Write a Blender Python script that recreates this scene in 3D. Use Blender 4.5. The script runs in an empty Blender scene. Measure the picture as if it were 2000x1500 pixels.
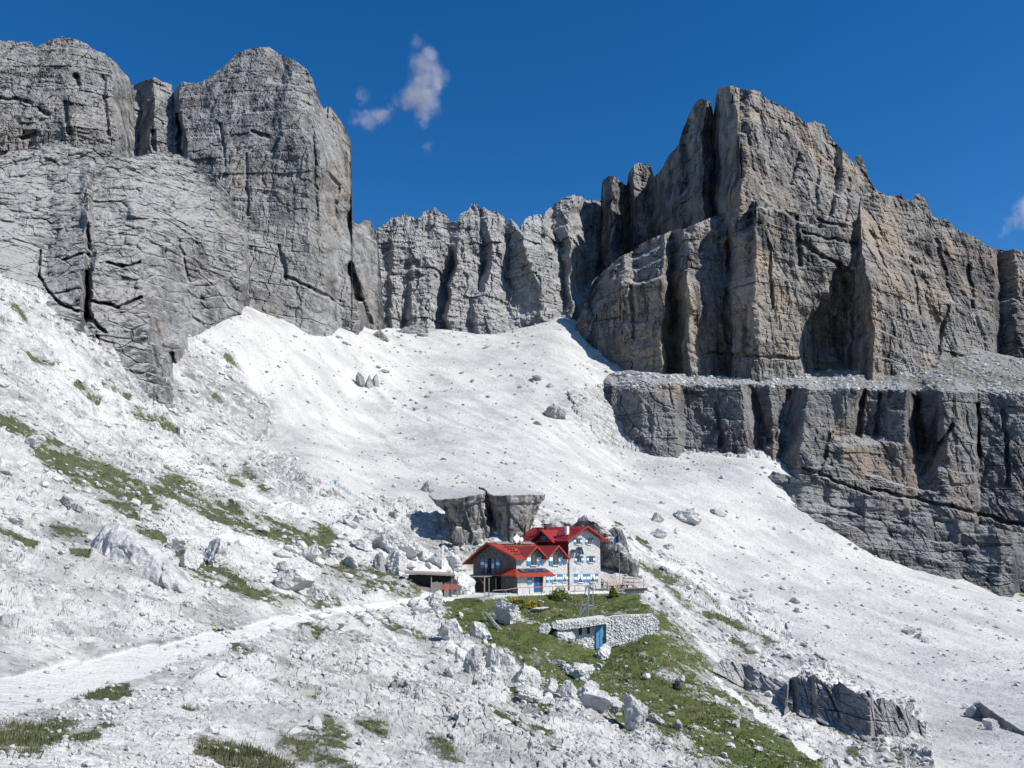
import bpy, bmesh, math, random
import numpy as np
from mathutils import Vector, Matrix
random.seed(5); RNG = np.random.default_rng(5)
f32 = np.float32
scene = bpy.context.scene
col = scene.collection
# ------------------------------------------------------------------ camera model
F = 1732.0                      # focal length in photo pixels (2000 wide)
PITCH = math.atan(320 / F)      # horizon lies at photo row 1070
cP, sP = math.cos(PITCH), math.sin(PITCH)
def at(px, py, Y):
    """world point seen at photo pixel (px,py) at depth Y (camera stands at the origin, looks along +Y)"""
    px = np.asarray(px, float); py = np.asarray(py, float)
    a = (px - 1000) / F; b = (750 - py) / F
    k = Y / (cP - b * sP)
    return a * k, np.asarray(Y + 0 * k), (sP + b * cP) * k
def proj(X, Y, Z):
    d = Y * cP + Z * sP
    d = np.where(np.abs(d) < 1e-3, 1e-3, d)
    return 1000 + F * X / d, 750 - F * (Z * cP - Y * sP) / d
def py_of(u, t):                # pixel row of a direction with X/Y=u, Z/Y=t
    return 750 - F * (t * cP - sP) / (cP + t * sP)
def sm(x, a, b):
    k = np.clip((x - a) / (b - a), 0, 1); return k * k * (3 - 2 * k)
# ------------------------------------------------------------------ noise
def _h(ix, iy, iz, seed):
    h = (ix.astype(np.uint32) * np.uint32(374761393) + iy.astype(np.uint32) * np.uint32(668265263)
         + iz.astype(np.uint32) * np.uint32(2147483647) + np.uint32((seed * 974634777) & 0xffffffff))
    h = (h ^ (h >> np.uint32(13))) * np.uint32(1274126177)
    h = (h ^ (h >> np.uint32(16))) * np.uint32(2246822519)
    h ^= h >> np.uint32(15)
    return h
def _r(ix, iy, iz, seed):
    return _h(ix, iy, iz, seed).astype(f32) * f32(1 / 4294967295.0)
def vn(x, y, z, seed=0):
    """3D value noise, -1..1"""
    x = np.asarray(x, f32); y = np.asarray(y, f32); z = np.asarray(z, f32)
    x, y, z = np.broadcast_arrays(x, y, z)
    xi = np.floor(x); yi = np.floor(y); zi = np.floor(z)
    fx = x - xi; fy = y - yi; fz = z - zi
    fx = fx * fx * fx * (fx * (fx * 6 - 15) + 10); fy = fy * fy * fy * (fy * (fy * 6 - 15) + 10); fz = fz * fz * (3 - 2 * fz)
    ix = xi.astype(np.int64); iy = yi.astype(np.int64); iz = zi.astype(np.int64)
    out = np.zeros(x.shape, f32)
    for dx in (0, 1):
        wx = fx if dx else 1 - fx
        for dy in (0, 1):
            wy = wx * (fy if dy else 1 - fy)
            for dz in (0, 1):
                out += wy * (fz if dz else 1 - fz) * _r(ix + dx, iy + dy, iz + dz, seed)
    return out * 2 - 1
def fbm(x, y, z, o=4, seed=0, gain=.5, lac=2.07):
    s = 0; a = 1.; n = 0
    for k in range(o):
        s = s + a * vn(x, y, z, seed + k * 17); n += a; a *= gain
        x = x * lac + 3.1; y = y * lac + 7.7; z = z * lac + 1.3
    return s / n
def rid(x, y, z, o=4, seed=0, gain=.5, lac=2.07):
    """ridged: 0..1, sharp crests at 1"""
    s = 0; a = 1.; n = 0
    for k in range(o):
        s = s + a * (1 - np.abs(vn(x, y, z, seed + k * 17))) ** 2; n += a; a *= gain
        x = x * lac + 3.1; y = y * lac + 7.7; z = z * lac + 1.3
    return s / n
def wor(x, y, seed=0):
    """2D cells: f1, f2, cell value"""
    x = np.asarray(x, f32); y = np.asarray(y, f32)
    xi = np.floor(x).astype(np.int64); yi = np.floor(y).astype(np.int64)
    f1 = np.full(x.shape, 9, f32); f2 = np.full(x.shape, 9, f32); cid = np.zeros(x.shape, f32)
    zz = np.zeros_like(xi)
    for dx in (-1, 0, 1):
        for dy in (-1, 0, 1):
            cx = xi + dx; cy = yi + dy
            d = np.sqrt((cx + _r(cx, cy, zz, seed) - x) ** 2 + (cy + _r(cx, cy, zz, seed + 1) - y) ** 2)
            v = _r(cx, cy, zz, seed + 2)
            n1 = d < f1
            f2 = np.where(n1, f1, np.minimum(f2, d)); cid = np.where(n1, v, cid); f1 = np.where(n1, d, f1)
    return f1, f2, cid
def saw(s):
    """bedding profile: slow rise, quick drop, 0..1"""
    k = s - np.floor(s); return np.where(k < .82, k / .82, (1 - k) / .18)
def brick(S, Z, bw, bh, seed):
    """jointed beds: block value, bed value, distance to the joints"""
    zz = Z/bh + .45*vn(Z/bh*.6, S/(bw*7), 0*Z, seed)
    r = np.floor(zz); hr = _r(r.astype(np.int64), np.zeros(r.shape, np.int64), np.zeros(r.shape, np.int64), seed)
    c = S/(bw*(.55+1.1*hr)) + hr*37 + .18*vn(Z/bh*2.3, r, 0*Z, seed+4)
    ci = np.floor(c); v = _r(r.astype(np.int64), ci.astype(np.int64), np.zeros(r.shape, np.int64), seed+1)
    return v, hr, np.minimum(np.minimum(zz-r, 1-zz+r)*bh, np.minimum(c-ci, 1-c+ci)*bw)
# ------------------------------------------------------------------ mesh helpers
def mesh_np(name, V, Q, mat, smooth=False, attrs=None, parent=None, T=None):
    me = bpy.data.meshes.new(name)
    nq = 0 if Q is None else len(Q); nt = 0 if T is None else len(T)
    me.vertices.add(len(V)); me.vertices.foreach_set('co', np.ascontiguousarray(V, f32).ravel())
    me.loops.add(nq * 4 + nt * 3); me.polygons.add(nq + nt)
    li = []; st = []
    if nq: li.append(np.asarray(Q).ravel()); st.append(np.arange(nq) * 4)
    if nt: li.append(np.asarray(T).ravel()); st.append(nq * 4 + np.arange(nt) * 3)
    me.loops.foreach_set('vertex_index', np.concatenate(li).astype(np.int32))
    me.polygons.foreach_set('loop_start', np.concatenate(st).astype(np.int32))
    me.update(calc_edges=True)
    me.polygons.foreach_set('use_smooth', np.full(nq + nt, smooth))
    for k, a in (attrs or {}).items():
        at_ = me.attributes.new(k, 'FLOAT', 'POINT'); at_.data.foreach_set('value', np.ascontiguousarray(a, f32).ravel())
    me.validate()
    for m in (mat if isinstance(mat, (list, tuple)) else [mat]): me.materials.append(m)
    o = bpy.data.objects.new(name, me); col.objects.link(o)
    if parent: o.parent = parent
    return o
def tag(o, label=None, cat=None, group=None, kind=None):
    if label: o['label'] = label
    if cat: o['category'] = cat
    if group: o['group'] = group
    if kind: o['kind'] = kind
    return o
def empty(name, loc=(0, 0, 0), rz=0, label=None, cat=None, group=None):
    o = bpy.data.objects.new(name, None); col.objects.link(o)
    o.location = loc; o.rotation_euler = (0, 0, rz); o.empty_display_size = .3
    return tag(o, label, cat, group)
class MB:
    def __init__(s): s.v = []; s.f = []
    def poly(s, pts, faces):
        b = len(s.v); s.v += [tuple(p) for p in pts]; s.f += [tuple(b + i for i in f) for f in faces]; return s
    def box(s, x0, x1, y0, y1, z0, z1):
        return s.poly([(x0,y0,z0),(x1,y0,z0),(x1,y1,z0),(x0,y1,z0),(x0,y0,z1),(x1,y0,z1),(x1,y1,z1),(x0,y1,z1)],
                      [(0,3,2,1),(4,5,6,7),(0,1,5,4),(1,2,6,5),(2,3,7,6),(3,0,4,7)])
    def prism(s, pts, d):
        """closed prism: polygon pts (3D) extruded by vector d"""
        n = len(pts); q = [(p[0]+d[0], p[1]+d[1], p[2]+d[2]) for p in pts]
        return s.poly(list(pts) + q, [tuple(range(n))[::-1], tuple(range(n, 2*n))] + [(i, (i+1) % n, n+(i+1) % n, n+i) for i in range(n)])
    def bar(s, a, b, w=.05, h=None):
        a = Vector(a); b = Vector(b); h = h or w; d = (b - a).normalized()
        up = Vector((0,0,1)) if abs(d.z) < .9 else Vector((0,1,0))
        r = d.cross(up).normalized() * w/2; u = r.cross(d).normalized() * h/2
        P = [a-r-u, a+r-u, a+r+u, a-r+u, b-r-u, b+r-u, b+r+u, b-r+u]
        return s.poly(P, [(0,3,2,1),(4,5,6,7),(0,1,5,4),(1,2,6,5),(2,3,7,6),(3,0,4,7)])
    def tube(s, pts, r, n=8):
        pts = [Vector(p) for p in pts]; b = len(s.v)
        for i, p in enumerate(pts):
            d = (pts[min(i+1, len(pts)-1)] - pts[max(i-1, 0)]).normalized()
            up = Vector((0,0,1)) if abs(d.z) < .9 else Vector((0,1,0))
            x = d.cross(up).normalized(); y = x.cross(d)
            rr = r[i] if isinstance(r, (list, tuple)) else r
            s.v += [tuple(p + x*rr*math.cos(6.2832*k/n) + y*rr*math.sin(6.2832*k/n)) for k in range(n)]
        for i in range(len(pts)-1):
            s.f += [(b+i*n+k, b+i*n+(k+1) % n, b+(i+1)*n+(k+1) % n, b+(i+1)*n+k) for k in range(n)]
        s.f += [tuple(b+k for k in range(n))[::-1], tuple(b+(len(pts)-1)*n+k for k in range(n))]
        return s
    def build(s, name, mat, parent=None, smooth=False):
        me = bpy.data.meshes.new(name); me.from_pydata(s.v, [], s.f); me.update()
        bm = bmesh.new(); bm.from_mesh(me); bmesh.ops.recalc_face_normals(bm, faces=bm.faces); bm.to_mesh(me); bm.free()
        if smooth: me.polygons.foreach_set('use_smooth', [True]*len(me.polygons))
        me.materials.append(mat)
        o = bpy.data.objects.new(name, me); col.objects.link(o)
        if parent: o.parent = parent
        return o
# ------------------------------------------------------------------ materials
class NT:
    def __init__(s, name, rough=.9, spec=.2):
        s.m = bpy.data.materials.new(name); s.m.use_nodes = True; s.t = s.m.node_tree; s.t.nodes.clear()
        s.out = s.n('ShaderNodeOutputMaterial'); s.b = s.n('ShaderNodeBsdfPrincipled')
        s.b.inputs['Roughness'].default_value = rough; s.b.inputs['Specular IOR Level'].default_value = spec
        s.l(s.b.outputs[0], s.out.inputs[0])
    def n(s, k, **kw):
        x = s.t.nodes.new(k)
        for a, b in kw.items(): setattr(x, a, b)
        return x
    def l(s, a, b): s.t.links.new(a, b)
    def val(s, v, sock):
        if isinstance(v, (int, float)): sock.default_value = v
        elif isinstance(v, tuple): sock.default_value = (*v, 1) if len(v) == 3 and sock.type == 'RGBA' else v
        else: s.l(v, sock)
    def coord(s, scale=(1,1,1), kind='pos', rot=None):
        if kind == 'pos': o = s.n('ShaderNodeNewGeometry').outputs['Position']
        else: o = s.n('ShaderNodeTexCoord').outputs['Object']
        mp = s.n('ShaderNodeMapping')
        if rot: mp.vector_type = 'TEXTURE'; mp.inputs['Rotation'].default_value = rot; scale = tuple(1/k for k in scale)
        mp.inputs['Scale'].default_value = scale
        s.l(o, mp.inputs[0]); return mp.outputs[0]
    def noise(s, vec, scale, detail=6, rough=.6, dist=0):
        x = s.n('ShaderNodeTexNoise'); x.inputs['Scale'].default_value = scale; x.inputs['Detail'].default_value = detail
        x.inputs['Roughness'].default_value = rough; x.inputs['Distortion'].default_value = dist
        s.l(vec, x.inputs['Vector']); return x.outputs[0]
    def vor(s, vec, scale, feat='F1', out=0):
        x = s.n('ShaderNodeTexVoronoi', feature=feat); x.inputs['Scale'].default_value = scale
        s.l(vec, x.inputs['Vector']); return x.outputs[out]
    def rng(s, v, a, b, c=0., d=1.):
        x = s.n('ShaderNodeMapRange'); s.val(v, x.inputs[0])
        for i, q in enumerate((a, b, c, d)): x.inputs[i+1].default_value = q
        return x.outputs[0]
    def math(s, op, a, b=0.):
        x = s.n('ShaderNodeMath', operation=op); s.val(a, x.inputs[0]); s.val(b, x.inputs[1]); return x.outputs[0]
    def mix(s, f, a, b, mode='MIX'):
        x = s.n('ShaderNodeMix', data_type='RGBA', blend_type=mode)
        s.val(f, x.inputs[0]); s.val(a, x.inputs[6]); s.val(b, x.inputs[7]); return x.outputs[2]
    def attr(s, name): return s.n('ShaderNodeAttribute', attribute_name=name).outputs['Fac']
    def nz(s):
        g = s.n('ShaderNodeNewGeometry'); x = s.n('ShaderNodeSeparateXYZ'); s.l(g.outputs['Normal'], x.inputs[0]); return x.outputs[2]
    def bump(s, h, strength=.6, dist=.3):
        b = s.n('ShaderNodeBump'); b.inputs['Strength'].default_value = strength; b.inputs['Distance'].default_value = dist
        s.l(h, b.inputs['Height']); s.l(b.outputs[0], s.b.inputs['Normal'])
    def base(s, c): s.val(c, s.b.inputs['Base Color']); return s
def scree_mat():
    t = NT('scree_gravel', .95, .1)
    p = t.coord(); pr = t.coord((.07,1,.4), rot=(0,0,math.radians(127)))
    st = t.noise(pr, .22, 6, .65); b = t.noise(p, .06, 5, .6); f = t.noise(p, 1.3, 6, .75); ff = t.noise(p, 4., 3, .7)
    c = t.mix(t.rng(st, .45, .65), (.65,.64,.61), (.55,.545,.525))
    c = t.mix(t.rng(b, .45, .62, 0, .75), c, (.44,.437,.43))
    c = t.mix(t.rng(f, .55, .68, 0, .8), c, (.30,.30,.30))
    c = t.mix(t.rng(f, .28, .40, .5, 0), c, (.63,.63,.61))
    sp = t.math('MULTIPLY', t.rng(ff, .62, .70), t.rng(t.noise(p, .12, 4, .7), .45, .6))
    c = t.mix(t.math('MULTIPLY', sp, .75), c, (.17,.17,.17))
    c = t.mix(t.math('MULTIPLY', t.attr('rock'), t.rng(t.noise(p, .5, 6, .72), .40, .60)), c, (.25,.25,.25))
    g0 = t.math('ADD', t.attr('grass'), t.math('MULTIPLY', t.math('SUBTRACT', f, .5), 1.5))
    g = t.math('MULTIPLY', t.rng(g0, .5, .6), t.rng(t.attr('grass'), .02, .1))
    t.base(t.mix(g, c, (.085,.09,.04)))
    t.bump(t.math('ADD', f, t.math('MULTIPLY', ff, .5)), .9, .5)
    return t.m
def flat(name, c, rough=.7, metal=0, var=.25, vs=3., spec=.3):
    t = NT(name, rough, spec); t.b.inputs['Metallic'].default_value = metal
    n = t.noise(t.coord(kind='obj'), vs, 5)
    t.base(t.mix(t.rng(n, .3, .7), tuple(k*(1-var) for k in c), tuple(min(1, k*(1+var)) for k in c)))
    return t.m
def rock_mat(name, dark, mid, light, warm, streak=1., ledge=.62, size=1., ledgecol=(.55,.55,.545), wamt=.5, layk=.3):
    """cliff rock: grey with dark water streaks, shade painted into clefts, warm fresh-break patches and rubble on the ledges"""
    t = NT(name, .95, .1)
    p = t.coord(); pv = t.coord((1,1,.06)); ph = t.coord((.12,.12,1))
    big = t.noise(p, .022*size, 5, .6); med = t.noise(p, .11*size, 7, .68)
    c = t.mix(t.rng(big, .38, .62), dark, mid)
    c = t.mix(t.rng(med, .44, .60), c, light)
    w = t.noise(p, .018*size, 5, .65, .6)
    wm = t.math('ADD', t.math('MULTIPLY', t.rng(w, .52, .64), wamt), t.attr('warm'))
    c = t.mix(t.math('MULTIPLY', t.rng(wm, 0, 1), t.rng(med, .3, .55)), c, warm)
    st = t.noise(pv, .16*size, 7, .68); sb = t.noise(p, .03*size, 3, .5)
    sk = t.math('MULTIPLY', t.rng(st, .47, .62), t.rng(sb, .40, .56)); sk = t.math('MULTIPLY', sk, streak)
    sk = t.math('ADD', sk, t.attr('dark'))  # dark mask: darker rock, plus shade painted into clefts and left faces
    c = t.mix(t.math('MINIMUM', sk, .92), c, tuple(k*.28 for k in dark[:2]) + (dark[2]*.34,))
    st2 = t.noise(pv, .45*size, 5, .7)
    c = t.mix(t.rng(st2, .54, .68, 0, .75), c, light)
    lay = t.noise(ph, .35*size, 5, .7)
    c = t.mix(t.rng(lay, .56, .66, 0, layk), c, tuple(k*.5 for k in dark))
    c = t.mix(t.rng(t.noise(p, .9*size, 6, .78), .42, .66, 0, .6), c, tuple(k*.45 for k in mid))
    l = t.rng(t.nz(), ledge, ledge+.22)
    l = t.math('ADD', l, t.attr('pale'))
    c = t.mix(t.math('MULTIPLY', t.rng(l, 0, 1), t.rng(t.noise(p, .35*size, 5, .7), .25, .5, .35, 1)), c, ledgecol)
    g = t.attr('grass'); gn = t.noise(p, .8, 5, .7)
    c = t.mix(t.math('MULTIPLY', g, t.rng(gn, .42, .55)), c, (.075,.085,.032))
    t.base(c)
    c = t.mix(1., c, (.86,.86,.87), 'MULTIPLY'); t.base(c)
    hgt = t.math('ADD', t.math('MULTIPLY', t.noise(p, .55*size, 8, .72), 1.), t.math('MULTIPLY', lay, layk))
    hgt = t.math('ADD', hgt, t.math('MULTIPLY', t.noise(pv, .8*size, 5, .7), .5))
    t.bump(hgt, 1., 1.3/size)
    return t.m
def limestone_mat(name, light=(.62,.615,.595), grey=(.34,.335,.33), pit_shade=(.16,.14,.115)):
    """pale foreground limestone, grey patches, crack shade painted as dark pits"""
    t = NT(name, .95, .1)
    p = t.coord()
    a = t.noise(p, .16, 6, .65, .4); b = t.noise(p, 1.1, 7, .7); d = t.noise(p, 3.3, 5, .7)
    c = t.mix(t.rng(a, .50, .66, 0, .75), light, grey)
    c = t.mix(t.rng(b, .54, .70, 0, .7), c, grey)
    pit = t.math('MULTIPLY', t.rng(d, .56, .68), t.rng(b, .45, .58))
    c = t.mix(t.math('MULTIPLY', pit, .85), c, pit_shade)  # pit colour paints the shade of small gaps and cracks
    c = t.mix(t.rng(t.noise(p, .035, 5, .65), .40, .62, 0, .22), c, tuple(k*1.15 for k in grey))
    pb = t.coord((.16, .20, 1.25), rot=(0, math.radians(33), math.radians(-10)))
    ln = t.noise(pb, .75, 7, .72, .3); msk = t.rng(t.noise(p, .10, 4, .6), .42, .58)
    c = t.mix(t.math('MULTIPLY', t.rng(ln, .52, .63, 0, .7), msk), c, tuple(k*.55 for k in grey))
    c = t.mix(t.math('MULTIPLY', t.rng(t.noise(p, .55, 8, .78), .56, .68, 0, .75), t.rng(a, .35, .5)), c, tuple(k*.6 for k in grey))  # dark speckle painted for the small shadows mottling the rock
    c = t.mix(t.math('MULTIPLY', t.attr('rock'), t.math('MAXIMUM', t.rng(t.noise(p, .7, 7, .76), .42, .60), t.rng(ln, .46, .58))), c, tuple(k*.56 for k in grey))
    so = t.math('MULTIPLY', t.attr('soil'), 1.)
    c = t.mix(so, c, (.085,.08,.045))
    g0 = t.math('ADD', t.attr('grass'), t.math('MULTIPLY', t.math('SUBTRACT', t.noise(p, 1.7, 6, .75), .5), 2.1))
    g0 = t.math('ADD', g0, t.math('MULTIPLY', t.math('SUBTRACT', t.noise(p, 6.5, 3, .6), .5), .7))
    g = t.math('MULTIPLY', t.rng(g0, .50, .60), t.rng(t.attr('grass'), .02, .1))
    gc = t.mix(t.rng(t.noise(p, .9, 5, .7), .35, .65), (.060,.088,.026), (.115,.135,.050))
    gc = t.mix(t.rng(t.noise(p, .25, 4, .6), .5, .66, 0, .7), gc, (.135,.115,.065))
    gc = t.mix(t.attr('meadow'), t.mix(t.rng(t.noise(p, .9, 5, .7), .35, .65), (.070,.082,.040), (.125,.130,.076)), gc)
    c = t.mix(g, c, gc)
    t.base(c)
    hh = t.math('ADD', t.math('MULTIPLY', b, 1.), t.math('MULTIPLY', d, .4))
    t.bump(hh, .9, .4)
    return t.m
M = {}
M['lime'] = limestone_mat('white_limestone')
M['scree'] = scree_mat()
M['path'] = limestone_mat('path_gravel', (.68,.672,.645), (.64,.632,.61), (.52,.51,.49))
M['boulder'] = limestone_mat('boulder_limestone', (.64,.635,.61), (.42,.415,.40), (.2,.19,.17))
M['greyboulder'] = limestone_mat('grey_boulder_limestone', (.40,.395,.38), (.22,.22,.225), (.08,.08,.08))
M['rockL'] = rock_mat('grey_wall_rock', (.20,.20,.205), (.33,.325,.315), (.48,.475,.46), (.47,.375,.29), 1., .62, 1., (.5,.495,.48), wamt=.65)
M['rockB'] = rock_mat('pale_slab_rock', (.16,.16,.165), (.29,.288,.282), (.47,.465,.455), (.42,.34,.27), .9, .62, 1.3, (.50,.495,.48), wamt=.35, layk=.08)
M['rockC'] = rock_mat('ridge_rock', (.28,.28,.28), (.40,.395,.385), (.53,.525,.51), (.46,.40,.34), .45, .58, .9, wamt=.35)
M['rockR'] = rock_mat('brown_grey_rock', (.17,.168,.17), (.335,.312,.285), (.50,.475,.44), (.54,.42,.30), 1.25, .66, 1., (.44,.435,.42), wamt=1.05, layk=.4)
M['rockD'] = rock_mat('dark_band_rock', (.14,.145,.165), (.25,.24,.23), (.40,.395,.385), (.42,.31,.215), 1.3, .66, 1.2, (.42,.42,.41), wamt=.9, layk=.4)
# ------------------------------------------------------------------ hut frame (needed for the terrace)
HUT = at(1008, 1157, 147.0); HUT = np.array([float(k) for k in HUT]); HA = math.radians(40)
def hut_local(X, Y):
    dx = X - HUT[0]; dy = Y - HUT[1]
    return dx*math.cos(HA) + dy*math.sin(HA), -dx*math.sin(HA) + dy*math.cos(HA)
def hut_world(x, y, z=0.):
    return np.array([HUT[0] + x*math.cos(HA) - y*math.sin(HA), HUT[1] + x*math.sin(HA) + y*math.cos(HA), HUT[2] + z])
# ------------------------------------------------------------------ ground height
CP = [
 (-300,1500,15),(0,1500,18),(300,1500,24),(600,1500,30),(1000,1500,42),(1300,1500,60),(1600,1500,85),(1800,1500,95),(2000,1500,98),(2250,1500,96),
 (-200,1400,24),(0,1400,28),(300,1400,35),(600,1400,43),(900,1400,58),(1100,1400,73),(1300,1400,88),(1500,1400,104),(1700,1400,124),(2000,1400,128),(2250,1400,126),
 (0,1365,33),(150,1330,40),(300,1295,48),(430,1260,58),(560,1220,78),(640,1200,98),(750,1185,120),(860,1168,139),(930,1158,147),
 (0,1250,42),(300,1200,62),(300,1100,85),(0,1100,60),(0,1000,80),(300,1000,108),(600,1100,130),(500,1000,150),(700,1050,160),(600,900,195),
 (0,800,118),(0,700,140),(0,560,172),(-300,1000,62),(-300,560,140),(-300,1250,38),(200,800,165),(200,700,190),(330,770,217),(400,850,208),
 (345,640,262),(440,650,268),(480,600,305),(550,750,262),(500,850,232),
 (600,635,328),(690,648,352),(750,640,400),(870,642,410),(960,655,402),(1060,628,426),(1110,622,428),
 (800,700,352),(700,800,292),(850,850,268),(1000,750,330),(1000,900,240),(900,960,208),(1000,1040,176),(1150,800,312),(1150,700,368),
 (1200,870,306),(1330,893,300),(1300,1000,236),(1250,1100,186),(1500,905,292),(1500,1000,262),(1700,1080,258),(1850,1130,250),(2000,1165,244),(2250,1230,235),
 (1500,1150,205),(1700,1200,198),(2000,1250,200),(1400,1250,160),(1600,1300,150),(1900,1330,158),(2250,1350,160),
 (960,1156,149),(1180,1150,158),(1060,1168,146),(1240,1172,150),(1000,1200,133),(1100,1216,128),(1270,1204,132),(1170,1285,122),(1290,1252,124),
 (960,1255,112),(1100,1320,103),(1300,1330,112),(800,1300,86),(700,1250,88),(1450,1340,128),
 (1150,697,376),(1190,714,370),(1225,726,364),(1125,657,394),(1300,850,345),(1400,870,360),(1060,640,404),(345,660,330),(480,640,360),(700,670,450),(960,670,480),(1120,645,500),(1300,880,360),(1600,925,360),(2000,1100,330),(0,560,240),(-300,560,220),(200,680,260),
 (-400,700,600),(0,700,600),(500,700,600),(1000,700,600),(1500,900,600),(2000,1000,600),(2400,1050,500),(-700,560,300),(2600,1400,160),(2600,1230,240)]
def _cp():
    A = []
    for a, b, Y in CP:
        x, y, z = at(a, b, Y); A.append((float(x)/Y, math.log(Y), float(z)/Y))
    for X, Y, Z in [(0,3,-1.75),(-3,4,-1.6),(3,4,-2.0),(0,7,-2.3),(-6,8,-1.8),(6,8,-3.2),(0,12,-3.2),(10,14,-5.)]:
        A.append((X/Y, math.log(Y), Z/Y))
    return np.array(A)
_A = _cp(); WS = .38
def _phi(r2): return .5*r2*np.log(r2 + 1e-12)
def _fit():
    P = np.stack([_A[:,0], _A[:,1]*WS], 1); n = len(P)
    K = _phi(((P[:,None]-P[None])**2).sum(-1)) + np.eye(n)*2e-4
    B = np.concatenate([np.ones((n,1)), P], 1)
    S = np.block([[K, B],[B.T, np.zeros((3,3))]])
    return P, np.linalg.solve(S, np.concatenate([_A[:,2], np.zeros(3)]))
_P, _C = _fit()
TU = np.linspace(-1.4, 1.4, 561); TW = np.linspace(math.log(2.5), math.log(650), 521)
def _table():
    uu, ww = np.meshgrid(np.clip(TU, -.85, .85), TW, indexing='ij'); out = np.zeros(uu.shape)
    q = np.stack([uu.ravel(), ww.ravel()*WS], 1); res = _C[-3] + q @ _C[-2:]
    for i, p in enumerate(_P): res += _C[i]*_phi(((q-p)**2).sum(-1))
    return res.reshape(uu.shape)
TT = _table()
def t_ground(u, w):
    iu = np.clip((u-TU[0])/(TU[1]-TU[0]), 0, len(TU)-1.001); iw = np.clip((w-TW[0])/(TW[1]-TW[0]), 1, len(TW)-2.001)
    a = iu.astype(int); b = iw.astype(int); fa = iu-a; x = iw-b
    k = (-.5*x+x*x-.5*x**3, 1-2.5*x*x+1.5*x**3, .5*x+2*x*x-1.5*x**3, -.5*x*x+.5*x**3)
    return sum(k[q]*(TT[a,b+q-1]*(1-fa)+TT[a+1,b+q-1]*fa) for q in range(4))
def z_smooth(X, Y):
    X = np.asarray(X, float); Y = np.asarray(Y, float)
    Yc = np.maximum(Y, 2.6)
    z = t_ground(X/Yc, np.log(Yc))*Yc
    # building terrace and the steep bank below it
    lx, ly = hut_local(X, Y)
    k = sm(lx, -13, -8)*(1-sm(lx, 24, 30))*sm(ly, -5.6, -3.8)*(1-sm(ly, 12-7.5*sm(lx, 19, 21), 17-8.5*sm(lx, 19, 21)))
    z = z*(1-k) + (HUT[2]-.02)*k
    z = z - 2.5*sm(lx, 18.5, 21)*(1-sm(lx, 27, 31))*sm(ly, -22, -5.2)*(1-sm(ly, -4.6, -4.0))
    return z
# ------------------------------------------------------------------ ground cover, placed where it grows on the slope
def cap(px, py, caps):
    """max over soft capsules (x0,y0,x1,y1,r[,strength])"""
    out = np.zeros(px.shape, f32)
    for c in caps:
        x0, y0, x1, y1, r = c[:5]; s = c[5] if len(c) > 5 else 1.
        m = (px > min(x0,x1)-1.6*r) & (px < max(x0,x1)+1.6*r) & (py > min(y0,y1)-1.6*r) & (py < max(y0,y1)+1.6*r)
        if not m.any(): continue
        X = px[m]; Y = py[m]; dx = x1-x0; dy = y1-y0
        t = np.clip(((X-x0)*dx+(Y-y0)*dy)/max(dx*dx+dy*dy, 1e-6), 0, 1)
        d = np.hypot(X-x0-t*dx, Y-y0-t*dy)/r
        out[m] = np.maximum(out[m], s*np.clip(1.5-d, 0, 1))
    return out
def pin(px, py, poly):
    ins = np.zeros(px.shape, bool); n = len(poly)
    for i in range(n):
        x0, y0 = poly[i]; x1, y1 = poly[(i+1) % n]
        if y0 == y1: continue
        c = ((y0 > py) != (y1 > py)) & (px < (x1-x0)*(py-y0)/(y1-y0)+x0)
        ins ^= c
    return ins
MEADOW = [(880,1172,1000,1195,20),(1000,1185,1230,1180,24),(900,1205,1060,1260,34),(1060,1230,1080,1300,34),(1080,1280,1290,1262,22),(1090,1290,1230,1390,42),
 (1190,1310,1330,1400,56),(1320,1390,1480,1450,44),(1400,1450,1560,1510,52),(1240,1185,1300,1225,12),(1300,1240,1380,1330,28,.62),(1380,1330,1480,1400,26,.55),(1290,1265,1340,1320,36,.75),
 (1480,1420,1580,1500,30,.6),(1010,1270,1090,1330,22,.8),(1085,1208,1290,1212,15),(1195,1235,1285,1232,15)]
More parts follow.
